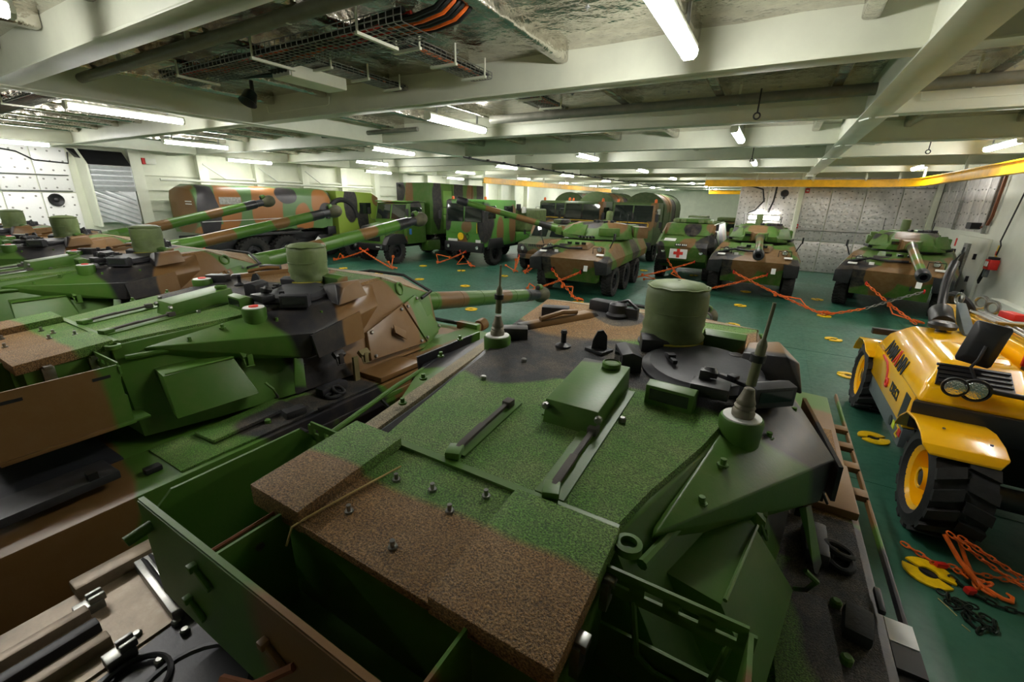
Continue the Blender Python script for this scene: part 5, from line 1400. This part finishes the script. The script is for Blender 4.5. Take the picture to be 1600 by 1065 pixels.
for s in (-1, 1):
    for y in (1.3, 2.9, 6.9):
        put_wheel(WH_T, tkr, s * 1.03, y, .74, s, 'tyre_rubber', 'dark_steel')
    G().hull([(s * .85, y, z) for y, z in ((.3, 1.52), (.5, 1.66), (3.7, 1.66), (3.9, 1.52))] + [(s * 1.2, y, z) for y, z in ((.3, 1.52), (.5, 1.66), (3.7, 1.66), (3.9, 1.52))]).build('mudguard', 'black_plastic', tkr, .03)
G().box((0, 3.4, 1.2), (1.2, 8.6, .7)).build('chassis', 'dark_steel', tkr, .02)
camo('lime_camo', [(BLACK, (1.2, 6.9, 2.9), (.6, .45, 1.0)), (BLACK, (1.2, 7.7, 2.0), (.6, .4, .7)), (BROWN, (1.2, 8.8, 3.2), (.6, .4, .4))], base=s2l((122, 146, 50)), warp=.12)
G().prism([(6.0, 1.1), (6.0, 3.6), (8.4, 3.55), (8.9, 3.3), (8.9, 1.1)], 'x', -1.2, 1.2).build('cab', 'lime_camo', tkr, .05)
G().box((1.21, 7.9, 2.7), (.02, .8, .6)).build('side_window', 'windscreen', tkr)
G().torus((1.2, 6.3, 2.2), .95, .13, (1, 0, 0), 28, 8, .5).build('hose_arch', 'black_rubber', tkr)
for z, y in ((1.2, 4.9), (1.6, 5.5)):
    G().box((1.1, y, z), (.3, .5, .4)).build('tool_box', 'black_plastic', tkr, .03)
dia = G().box((1.24, 4.6, 1.15), (.02, .34, .34)).build('hazard_plate', 'white_print', tkr)
dia.matrix_local = Matrix.Translation((1.26, 4.6, 1.1)) @ Matrix.Rotation(R(45), 4, 'X') @ Matrix.Translation((-1.24, -4.6, -1.15))
G().lathe([(.09, 0), (.09, .014)], (1.245, 4.62, 1.2), (1, 0, 0), 12).build('hazard_symbol', 'black_print', tkr)
G().box((1.21, -.9, 1.2), (.02, .24, .2)).build('red_sticker', 'red_print', tkr)
# ================================================================== yellow telescopic handler
def make_handler():
    T = thing('telescopic_handler', 'yellow compact telescopic handler with black mirror and chunky tyres', 'telehandler', (2.75, 7.4, 0))
    ox, oy = 2.75, 7.4
    L = lambda pts: [(x - ox, y - oy, z) for x, y, z in pts]
    # chassis and grey skirt
    G().hull(L([(1.95, 6.3, .5), (3.55, 6.3, .5), (1.95, 8.7, .5), (3.55, 8.7, .5), (1.9, 6.25, 1.3), (3.6, 6.25, 1.3), (1.9, 8.9, 1.0), (3.6, 8.9, 1.0)])).build('chassis', 'machine_black', T, .03)
    G().hull(L([(1.83, 6.62, .52), (1.83, 8.75, .52), (1.83, 6.62, .78), (1.83, 8.8, .78), (1.95, 6.62, .52), (1.95, 8.75, .52), (1.95, 6.62, .78), (1.95, 8.8, .78)])).build('grey_skirt', 'machine_grey', T, .015)
    # flank panel and bonnet
    sidep = G().hull(L([(1.81, 6.62, .79), (1.81, 8.85, .79), (1.81, 6.5, 1.29), (1.81, 8.95, 1.26), (1.97, 6.62, .79), (1.97, 8.85, .79), (1.97, 6.5, 1.29), (1.97, 8.95, 1.26)])).build('flank_panel', 'machine_yellow', T, .02)
    G().hull(L([(1.805, 6.66, .84), (1.805, 6.86, .84), (1.805, 6.6, 1.2), (1.805, 6.82, 1.2), (1.83, 6.66, .84), (1.83, 6.82, 1.2), (1.83, 6.86, .84), (1.83, 6.6, 1.2)])).build('flank_grille', 'machine_black', sidep)
    bon = G().hull(L([(1.74, 6.18, 1.31), (2.66, 6.16, 1.31), (1.8, 8.8, 1.31), (2.66, 8.85, 1.31), (1.8, 6.26, 1.53), (2.66, 6.2, 1.5), (2.0, 6.62, 1.74), (2.66, 6.62, 1.74), (2.02, 8.3, 1.76), (2.66, 8.3, 1.76), (1.96, 8.75, 1.52), (2.66, 8.8, 1.5), (1.855, 8.6, 1.53)])).build('bonnet', 'machine_yellow', T, .07, seg=4, ang=50)
    G().hull(L([(2.1, 6.75, 1.735), (2.6, 6.75, 1.735), (2.12, 7.5, 1.75), (2.6, 7.5, 1.75), (2.2, 6.85, 1.79), (2.58, 6.85, 1.79), (2.2, 7.4, 1.785), (2.58, 7.4, 1.785)])).build('bonnet_bulge', 'machine_yellow', bon, .03, seg=3, ang=60)
    # slotted black air inlet on the sloping face
    gq = [(1.86, 6.255, 1.53), (2.5, 6.255, 1.53), (1.92, 6.53, 1.70), (2.5, 6.53, 1.70)]
    gr = G().hull(L(gq + [(x, y - .012, z + .02) for x, y, z in gq])).build('inlet_panel', 'machine_black', bon)
    for k in range(5):
        f = (k + .5) / 5
        y, z = 6.255 + .275 * f, 1.53 + .17 * f
        G().box((2.19 - ox, y - .016 - oy, z + .026), (.6, .022, .02), 0, R(32), 0).build('inlet_slat', 'machine_black', gr)
    G().hull(L([(1.72, 6.14, 1.0), (2.9, 6.14, 1.0), (1.7, 6.14, 1.33), (2.9, 6.14, 1.33), (1.85, 6.35, 1.0), (2.9, 6.35, 1.0), (1.8, 6.35, 1.33), (2.9, 6.35, 1.33)])).build('front_beam', 'machine_black', T, .02)
    # wheels, yellow rims, guards
    ms = wheel_meshes(.58, .5, .055, 16, .6)
    for (x, y, s, st) in ((2.06, 5.8, -1, 0.0), (1.98, 9.25, -1, 0.0), (3.5, 5.8, 1, 0), (3.5, 9.1, 1, 0)):
        w_ = inst('wheel', ms[0], 'black_rubber', T, (x - ox, y - oy, .58), (0, 0, 0 if s > 0 else math.pi))
        rm = inst('rim', ms[1], 'machine_yellow', w_)
        inst('hub', G().lathe([(.11, 0), (.11, .1), (.08, .12)], (.06, 0, 0), (1, 0, 0), 16).mesh('hub'), 'machine_black', w_)
    for y in (5.8, 9.1):
        G().tube([(2.1 - ox, y - oy, .58), (3.45 - ox, y - oy, .58)], .12, 10).build('axle', 'machine_black', T)
    def guard(y0, x0, x1, name):
        prof = [(-.42, 1.06), (-.36, 1.13), (-.2, 1.19), (.05, 1.22), (.35, 1.18), (.55, 1.04), (.64, .9)]
        g = G()
        vs = []
        for (dy, z) in prof:
            taper = .06 if dy < -.4 else 0
            vs += [(x0 + taper - ox, y0 + dy - oy, z), (x1 - taper - ox, y0 + dy - oy, z), (x1 - taper - ox, y0 + dy - oy, z - .025), (x0 + taper - ox, y0 + dy - oy, z - .025)]
        n = len(prof)
        fs = [(0, 1, 2, 3), tuple(4 * (n - 1) + k for k in (3, 2, 1, 0))]
        for i in range(n - 1):
            for k in range(4):
                fs.append((4 * i + k, 4 * i + (k + 1) % 4, 4 * i + 4 + (k + 1) % 4, 4 * i + 4 + k))
        o = g.add(vs, fs).build(name, 'machine_yellow', T, .008, 60)
        for (dx, dy) in ((.2, -.1), (.5, -.3)):
            inst('guard_bolt', G().lathe([(.014, 0), (.014, .012)], (0, 0, 0), n=8).mesh('guard_bolt'), 'bare_steel', o, (x0 + dx - ox, y0 + dy - oy, 1.22))
        return o
    guard(5.85, 1.7, 2.34, 'mudguard')
    guard(9.25, 1.68, 2.26, 'mudguard')
    guard(5.75, 3.2, 3.85, 'mudguard')
    guard(9.1, 3.2, 3.85, 'mudguard')
    # intake canister, exhaust and bracket
    cn = G().lathe([(.06, 0), (.06, .05), (.15, .07), (.16, .12), (.12, .16), (.02, .17)], (2.28 - ox, 8.1 - oy, 1.74), n=24).build('air_intake', 'machine_black', T)
    G().lathe([(.13, 0), (.14, .02), (.14, .4), (.1, .46), (.06, .48)], (2.34 - ox, 8.35 - oy, 1.82), (.1, .9, .25), 22).build('silencer', 'machine_black', T)
    G().tube(L([(2.4, 8.75, 1.9), (2.42, 8.95, 2.05), (2.42, 9.05, 2.3), (2.44, 9.1, 2.5), (2.5, 9.25, 2.62)]), .055, 12).build('exhaust_pipe', 'machine_black', T)
    G().hull(L([(2.5, 8.0, 1.7), (2.62, 8.0, 1.7), (2.55, 8.75, 2.0), (2.66, 8.75, 2.0), (2.5, 8.0, 1.78), (2.62, 8.0, 1.78), (2.55, 8.85, 2.08), (2.66, 8.85, 2.08), (2.6, 8.8, 1.8)])).build('lift_bracket', 'machine_grey', T, .012)
    G().torus((2.6 - ox, 8.95 - oy, 2.12), .075, .022, (1, .2, 0), 20, 8).build('lift_shackle', 'bare_steel', T)
    G().box((2.2 - ox, 9.5 - oy, 1.35), (.8, .1, .1), R(4)).build('rear_bar', 'machine_black', T, .01)
    # boom
    bm_ = G().hull(L([(2.78, 5.0, 1.5), (3.14, 5.0, 1.5), (2.78, 5.0, 1.9), (3.14, 5.0, 1.9), (2.78, 10.2, 1.48), (3.14, 10.2, 1.48), (2.78, 10.2, 1.84), (3.14, 10.2, 1.84)])).build('boom', 'machine_yellow', T, .03)
    G().hull(L([(2.84, 10.1, 1.5), (3.08, 10.1, 1.5), (2.84, 10.1, 1.78), (3.08, 10.1, 1.78), (2.84, 10.9, 1.25), (3.08, 10.9, 1.25), (2.84, 10.9, 1.6), (3.08, 10.9, 1.6)])).build('boom_head', 'machine_black', T, .02)
    for dx in (.08, .16, .24):
        G().tube(L([(2.8 + dx, 5.2, 1.94), (2.8 + dx, 8.2, 1.94), (2.8 + dx, 9.3, 1.9)]), .022, 8).build('hydraulic_line', 'bare_steel', bm_)
    G().box((2.97 - ox, 8.1 - oy, 1.95), (.36, .08, .07)).build('line_clamp', simple('brass', (176, 140, 60), .35, .8), bm_)
    G().torus((2.82 - ox, 9.55 - oy, 1.95), .2, .045, (.6, .2, .5), 24, 8, .75).build('hose_loop', 'black_rubber', T)
    for (y, m) in ((9.75, 'bare_steel'), (9.3, 'bare_steel')):
        G().torus((3.1 - ox, y - oy, 1.98), .09, .026, (.8, .5, 0), 20, 8).build('tow_shackle', m, T)
    G().box((3.2 - ox, 8.9 - oy, 1.95), (.16, .3, .1), R(15)).build('red_block', 'red_paint', T, .02)
    text('boom_letters', 'DIECI', 'black_print', T, .42, basis((2.772 - ox, 6.55 - oy, 1.68), (0, -1, 0), (0, 0, 1)), .004, 1.05, .014)
    G().box((2.72 - ox, 6.9 - oy, 1.8), (.06, .04, .16)).build('red_reflector', 'red_paint', T, .012)
    # head lamps on their bar, mirror
    for (x, m, r) in ((1.98, 'lens_glass', .1), (2.14, 'lens_glass', .115)):
        b = G().lathe([(r * .5, 0), (r * .95, .05), (r * 1.1, .09), (r * 1.1, .12), (r * .96, .12), (r * .96, .1)], (x - ox, 6.18 - oy, 1.6), (-.1, -1, -.1), 24).build('headlamp', 'machine_black', T)
        G().lathe([(r * .95, .1), (r * .8, .125), (.02, .135)], (x - ox, 6.18 - oy, 1.6), (-.1, -1, -.1), 24).build('lamp_lens', m, b)
    G().tube(L([(2.2, 6.12, 1.6), (2.6, 6.05, 1.6), (3.2, 6.05, 1.62)]), .028, 10).build('lamp_bar', 'machine_black', T)
    mq = [(-.15, -.21), (-.13, -.24), (.13, -.24), (.15, -.21), (.15, .21), (.13, .24), (-.13, .24), (-.15, .21)]
    mr = G().hull([(a, -.03, b) for a, b in mq] + [(a * .6, -.075, b * .6) for a, b in mq] + [(a, .02, b) for a, b in mq]).build('mirror', 'machine_black', T, .012)
    mr.matrix_local = Matrix.Translation((2.2 - ox, 6.5 - oy, 2.0)) @ Matrix.Rotation(R(-14), 4, 'Z') @ Matrix.Rotation(R(8), 4, 'Y')
    G().tube(L([(2.2, 6.42, 2.0), (2.17, 6.38, 1.85), (2.14, 6.4, 1.75), (2.2, 6.35, 1.62)]), .016, 8).build('mirror_arm', 'machine_black', T)
    # operator's cab on the far side
    G().box((3.62 - ox, 7.3 - oy, 1.2), (.6, 1.5, .9)).build('cab_tub', 'machine_yellow', T, .04)
    for (x, y) in ((3.36, 6.6), (3.9, 6.6), (3.36, 8.0), (3.9, 8.0)):
        G().bar((x - ox, y - oy, 1.6), (x - ox, y - oy, 2.4), .06, .06).build('cab_post', 'machine_black', T)
    G().box((3.63 - ox, 7.3 - oy, 2.42), (.66, 1.5, .08)).build('cab_roof', 'machine_yellow', T, .03)
    G().box((3.63 - ox, 7.5 - oy, 1.7), (.45, .5, .1)).box((3.63 - ox, 7.75 - oy, 1.95), (.45, .1, .5)).build('seat', 'machine_black', T, .03)
    # lettering on the flank
    d = Vector((.0, -1, 0))
    n1_ = basis((1.79 - ox, 7.5 - oy, 1.43), (.02, -1, 0), (.3, 0, .95))
    up_d = (.26, 0, 1)
    text('maker_letters', '\u039bMM', 'black_print', T, .27, basis((1.801 - ox, 7.95 - oy, 1.415), (-.0231, -1, 0), up_d), .004, 1.0, .008, .92)
    text('maker_letters', '\u039b', 'red_print', T, .27, basis((1.792 - ox, 7.565 - oy, 1.415), (-.0231, -1, 0), up_d), .004, 1.0, .008, .92)
    text('maker_letters', 'NN', 'black_print', T, .27, basis((1.785 - ox, 7.26 - oy, 1.415), (-.0231, -1, 0), up_d), .004, 1.0, .008, .92)
    text('brand_letters', 'DIECI', 'black_print', T, .19, basis((1.806 - ox, 7.3 - oy, 1.02), (0, -1, 0), (0, 0, 1)), .003, 1.0, .006, .9)
    G().tube(L([(1.806, 8.3, 1.24), (1.806, 8.0, 1.22), (1.806, 7.86, 1.14), (1.806, 7.8, 1.02)]), .018, 6).torus((1.806 - ox, 7.74 - oy, .99), .055, .02, (1, 0, 0), 18, 6).build('brand_swoosh', 'red_print', T)
    G().lathe([(.07, 0), (.07, .01)], (1.83 - ox, 7.15 - oy, .66), (-1, 0, 0), 18).build('filler_cap', 'machine_black', T)
    G().box((1.826 - ox, 6.98 - oy, .67), (.012, .1, .1)).build('yellow_sticker', simple('hivis', (206, 220, 40), .5), T)
    text('model_mark', 'Z', 'yellow_plate', T, .2, basis((1.825 - ox, 6.78 - oy, .66), (0, -1, 0), (0, 0, 1)), .003, 1.0, .006)
    G().box((1.826 - ox, 6.69 - oy, .69), (.012, .1, .09)).build('model_badge', 'red_print', T)
    return T
make_handler()

# ================================================================== lashing points set into the deck
pit = G().lathe([(.17, 0), (.17, .004), (.16, .005)], (0, 0, 0), n=24).mesh('pocket')
def arcplate(a0, a1, r0, r1, n=14):
    pts = [(r1 * math.cos(a0 + (a1 - a0) * i / n), r1 * math.sin(a0 + (a1 - a0) * i / n)) for i in range(n + 1)]
    pts += [(r0 * math.cos(a1 + (a0 - a1) * i / n), r0 * math.sin(a1 + (a0 - a1) * i / n)) for i in range(n + 1)]
    return pts
ringm = G().prism(arcplate(R(12), R(168), .075, .2), 'z', .004, .026).prism(arcplate(R(192), R(348), .075, .2), 'z', .004, .026).mesh('yellow_rim', .004)
barm = G().box((0, 0, .01), (.035, .16, .014)).mesh('cross_bar', .004)
GX = lambda k: 1.9 - 2.45 * k
GY = lambda j: 4.94 + 2.98 * j
sel = [(0, j) for j in range(6)] + [(1, 3), (1, 4), (1, 5), (2, 3), (2, 6), (3, 3), (3, 4), (3, 6), (4, 2), (4, 3), (5, 3), (5, 4), (6, 3), (6, 4), (7, 3), (7, 4), (8, 3), (8, 4), (3, 2), (5, 2)]
rowname = ['nearest the camera', 'second', 'third', 'fourth', 'fifth', 'sixth', 'seventh']
colname = ['in the row beside the yellow handler', 'in front of the central gun carrier', 'in line with the ambulance', 'beside the raised-gun carrier', 'ahead of the lowered tank gun', 'ahead of the third tank', 'ahead of the crew-cab lorry', 'by the bonneted lorry', 'beyond the bonneted lorry']
for n_, (k, j) in enumerate(sel):
    lp = thing('lashing_point', 'yellow lashing point %s, %s row' % (colname[k], ordn[j]), 'lashing point', (GX(k), GY(j), 0), R(random.Random(n_).uniform(0, 180)), 'yellow lashing points on the deck')
    inst('pocket', pit, 'dark_steel', lp)
    inst('yellow_rim', ringm, 'yellow_plate', lp)
    inst('cross_bar', barm, 'dark_steel', lp, None, (0, 0, R(90)))

# ================================================================== chains
def links(g, pts, ln=.13, wd=.05, r=.013, m=5, n=10):
    """real interlocked links along a polyline"""
    P = [Vector(p) for p in pts]
    acc = [0]
    for a, b in zip(P[:-1], P[1:]):
        acc.append(acc[-1] + (b - a).length)
    step = ln * .74
    k = max(1, int(acc[-1] / step))
    for i in range(k):
        s = acc[-1] * (i + .5) / k
        j = 0
        while j < len(P) - 2 and acc[j + 1] < s:
            j += 1
        d = (P[j + 1] - P[j]).normalized()
        c = P[j] + d * (s - acc[j])
        h = Vector((0, 0, 1)) if abs(d.z) < .95 else Vector((1, 0, 0))
        u = d.cross(h).normalized()
        v = u.cross(d)
        w_ = (u + v) if i % 2 else (u - v)
        w_.normalize()
        ring = []
        for q in range(n):
            a = 2 * math.pi * q / n
            cx = math.cos(a)
            ring.append(c + d * (ln / 2 * math.copysign(abs(cx) ** .7, cx)) + w_ * (wd / 2 * math.sin(a)))
        g.tube(ring, r, m, True)
    return g
def lash(label, pts, lever=None, mat='orange_paint', mat2=None, split=None, sag=.04, sz=1.0):
    P = [Vector(p) for p in pts]
    if len(P) == 2:
        P = [P[0] + (P[1] - P[0]) * (i / 6) - Vector((0, 0, sag * math.sin(math.pi * i / 6))) for i in range(7)]
    t = thing('lashing_chain', label, 'chain', tuple(P[-1][:2]) + (0,), 0, 'chains lashing the vehicles')
    o = Vector((P[-1].x, P[-1].y, 0))
    Q = [p - o for p in P]
    if split:
        a, b = Q[:split + 1], Q[split:]
        links(G(), a, .15 * sz, .065 * sz, .016 * sz).build('chain_links', mat2, t)
        links(G(), b, .15 * sz, .065 * sz, .016 * sz).build('chain_links', mat, t)
    else:
        links(G(), Q, .15 * sz, .065 * sz, .016 * sz).build('chain_links', mat, t)
    G().torus(Q[0], .055, .02, (1, 0, 0), 14, 6).build('hook', 'red_paint', t)
    if lever:
        A, B, C = [Vector(p) - o for p in lever]
        G().tube([A, B], .022, 7).tube([B, C], .02, 7).build('tension_lever', 'orange_paint', t)
        G().box(A, (.1, .1, .12)).build('lever_joint', 'orange_paint', t, .02)
        G().box(C, (.09, .09, .1)).build('lever_joint', 'orange_paint', t, .02)
    e = Q[-1]
    links(G(), [e + Vector((0, 0, .1)), e + Vector((.16, .05, .04)), e + Vector((.05, .22, .03)), e + Vector((-.12, .1, .04))], .13, .06, .016).build('slack_chain', mat, t)
    return t
lash('orange chain crossing to the lower right under the raised-gun carrier nose', [(-6.75, 14.38, .98), (-5.5, 13.95, .05)], [(-6.2, 14.15, .45), (-5.75, 14.05, .5), (-5.72, 13.95, .2)])
lash('orange chain crossing to the lower left under the raised-gun carrier nose', [(-5.65, 14.38, .98), (-7.75, 14.0, .05)], [(-7.2, 14.1, .25), (-7.6, 14.25, .38), (-7.65, 14.2, .2)])
lash('orange chain running right from the central gun carrier nose', [(-1.02, 18.15, .98), (1.85, 16.9, .05)], [(.45, 17.5, .42), (1.2, 17.4, .38), (1.42, 17.2, .16)])
lash('orange chain running left from the central gun carrier nose', [(.08, 18.15, .98), (-2.6, 17.6, .05)], [(-2.0, 17.75, .3), (-2.35, 17.8, .16), (-2.5, 17.7, .08)])
lash('orange chain hooked to the gun carrier beside the white wall', [(2.95, 18.2, 1.0), (4.25, 17.2, .05)], [(3.6, 17.7, .45), (3.7, 17.5, .22), (4.2, 17.3, .12)])
lash('half dark half orange chain between the wall-side carrier and the deck row', [(4.35, 17.85, .95), (3.6, 17.6, .62), (2.95, 17.3, .32), (2.45, 17.1, .18), (1.95, 16.95, .05)], None, 'orange_paint', 'bare_steel', 2)
lash('orange chain falling right from the ambulance nose', [(-3.9, 20.45, .95), (-2.95, 19.9, .05)], [(-3.5, 20.2, .5), (-3.6, 20.1, .4), (-3.0, 19.95, .2)])
lash('orange chain falling left from the ambulance nose', [(-2.75, 20.45, .95), (-5.25, 19.8, .05)], [(-4.8, 19.9, .25), (-4.2, 19.9, .12), (-4.7, 19.9, .06)])
lash('orange chain falling left from the bonneted lorry bumper', [(-18.1, 15.85, .72), (-20.1, 15.2, .05)], [(-19.6, 15.4, .28), (-19.9, 15.5, .4), (-20.0, 15.4, .12)])
lash('orange chain falling right from the bonneted lorry bumper', [(-18.7, 15.85, .72), (-15.55, 15.05, .05)], [(-15.75, 15.3, .6), (-15.72, 15.12, .1), (-16.1, 15.3, .3)])
lash('orange chain folded under the left end of the crew-cab lorry bumper', [(-13.55, 18.25, .75), (-15.2, 17.9, .05)], [(-14.4, 18.0, .42), (-15.3, 18.0, .5), (-15.15, 17.95, .1)])
lash('dark and orange chain under the middle of the crew-cab lorry bumper', [(-13.9, 18.25, .75), (-13.6, 18.15, .55), (-13.3, 18.05, .3), (-12.95, 17.9, .05)], [(-13.6, 18.1, .5), (-13.9, 17.95, .1), (-13.05, 17.95, .22)], 'orange_paint', 'chain_dark', 2)
lash('orange chain at the left corner of the scout car', [(-10.6, 18.7, .75), (-10.45, 17.95, .05)], [(-10.5, 18.2, .6), (-10.48, 18.05, .1), (-11.0, 18.1, .3)])
lash('orange chain at the right corner of the scout car', [(-9.2, 18.7, .7), (-9.95, 18.1, .05)], [(-9.8, 18.25, .35), (-9.95, 18.2, .12), (-9.9, 18.1, .05)])

# loose chains and tensioner lying by the handler's near wheel
pl_ = thing('chain_tensioner', 'orange lever tensioner with chains and hook lying by the handler wheel', 'chain tensioner', (2.2, 5.0, 0))
Lp = lambda pts: [(x - 2.2, y - 5.0, z) for x, y, z in pts]
links(G(), Lp([(1.76, 5.3, .03), (1.88, 5.2, .03), (1.98, 5.1, .04), (2.1, 5.12, .05), (2.25, 5.14, .04), (2.5, 5.2, .04), (2.66, 5.25, .05)]), .085, .038, .008).build('chain_links', 'orange_paint', pl_)
links(G(), Lp([(1.99, 5.14, .4), (2.2, 5.1, .28), (2.4, 5.12, .16), (2.7, 5.05, .05)]), .085, .038, .008).build('chain_links', 'orange_paint', pl_)
links(G(), Lp([(2.09, 5.17, .37), (2.3, 5.16, .27), (2.52, 5.17, .16), (2.72, 5.2, .06)]), .085, .038, .008).build('chain_links', 'orange_paint', pl_)
G().tube(Lp([(1.98, 5.15, .36), (2.1, 5.04, .2), (2.26, 4.9, .07)]), [.02, .022, .026], 9).build('lever', 'orange_paint', pl_)
G().tube(Lp([(2.09, 5.18, .35), (2.17, 5.12, .18), (2.24, 5.04, .06)]), .018, 8).build('lever', 'orange_paint', pl_)
G().torus((2.29 - 2.2, 4.88 - 5, .06), .045, .013, (.3, .3, 1), 18, 7).torus((2.22 - 2.2, 4.92 - 5, .08), .04, .013, (1, .3, .2), 18, 7).build('eye_ring', 'orange_paint', pl_)
G().tube(Lp([(2.3, 4.98, .04), (2.4, 4.9, .03), (2.46, 4.9, .03), (2.48, 4.95, .04), (2.45, 4.99, .04)]), [.012, .02, .022, .016, .01], 8).build('hook', 'orange_paint', pl_)
G().box((2.16 - 2.2, 4.83 - 5, .05), (.08, .06, .06), R(30)).build('grab', 'red_paint', pl_, .015)
G().box((2.02 - 2.2, 5.09 - 5, .05), (.1, .05, .05), R(20)).build('grab', 'red_paint', pl_, .015)
for k in range(4):
    links(G(), Lp([(2.12 + .05 * k, 5.1 - .03 * k, .05), (2.16 + .06 * k, 4.98, .08), (2.2 + .05 * k, 5.06, .05)]), .085, .038, .008).build('chain_links', 'orange_paint', pl_)
dk_ = thing('loose_chain', 'dark oily chain heaped on the green deck below the orange tensioner', 'chain', (2.05, 4.55, 0))
Ld = lambda pts: [(x - 2.05, y - 4.55, z) for x, y, z in pts]
links(G(), Ld([(1.92, 4.72, .02), (1.97, 4.66, .04), (1.96, 4.6, .02), (2.02, 4.55, .03), (2.08, 4.58, .05), (2.04, 4.48, .03), (2.06, 4.42, .02), (2.1, 4.36, .02), (2.14, 4.42, .03), (2.12, 4.5, .05), (2.18, 4.56, .03), (2.24, 4.52, .03), (2.22, 4.44, .02), (2.16, 4.4, .05), (2.08, 4.5, .06), (2.0, 4.62, .05), (2.06, 4.66, .03), (2.14, 4.6, .06)]), .085, .038, .009).build('chain_links', 'chain_dark', dk_)
links(G(), Ld([(2.06, 4.98, .03), (2.2, 4.82, .03), (2.34, 4.78, .02), (2.5, 4.8, .02), (2.72, 4.86, .02)]), .085, .038, .009).build('chain_links', 'chain_dark', dk_)
st = tag(G().tube([(1.9, 4.62, .006), (1.94, 4.55, .012), (1.99, 4.47, .008)], .004, 5).tube([(2.0, 4.38, .006), (2.04, 4.33, .006)], .004, 5).build('straw_bits', 'straw'), 'bits of straw on the deck beside the dark chain', 'straw')
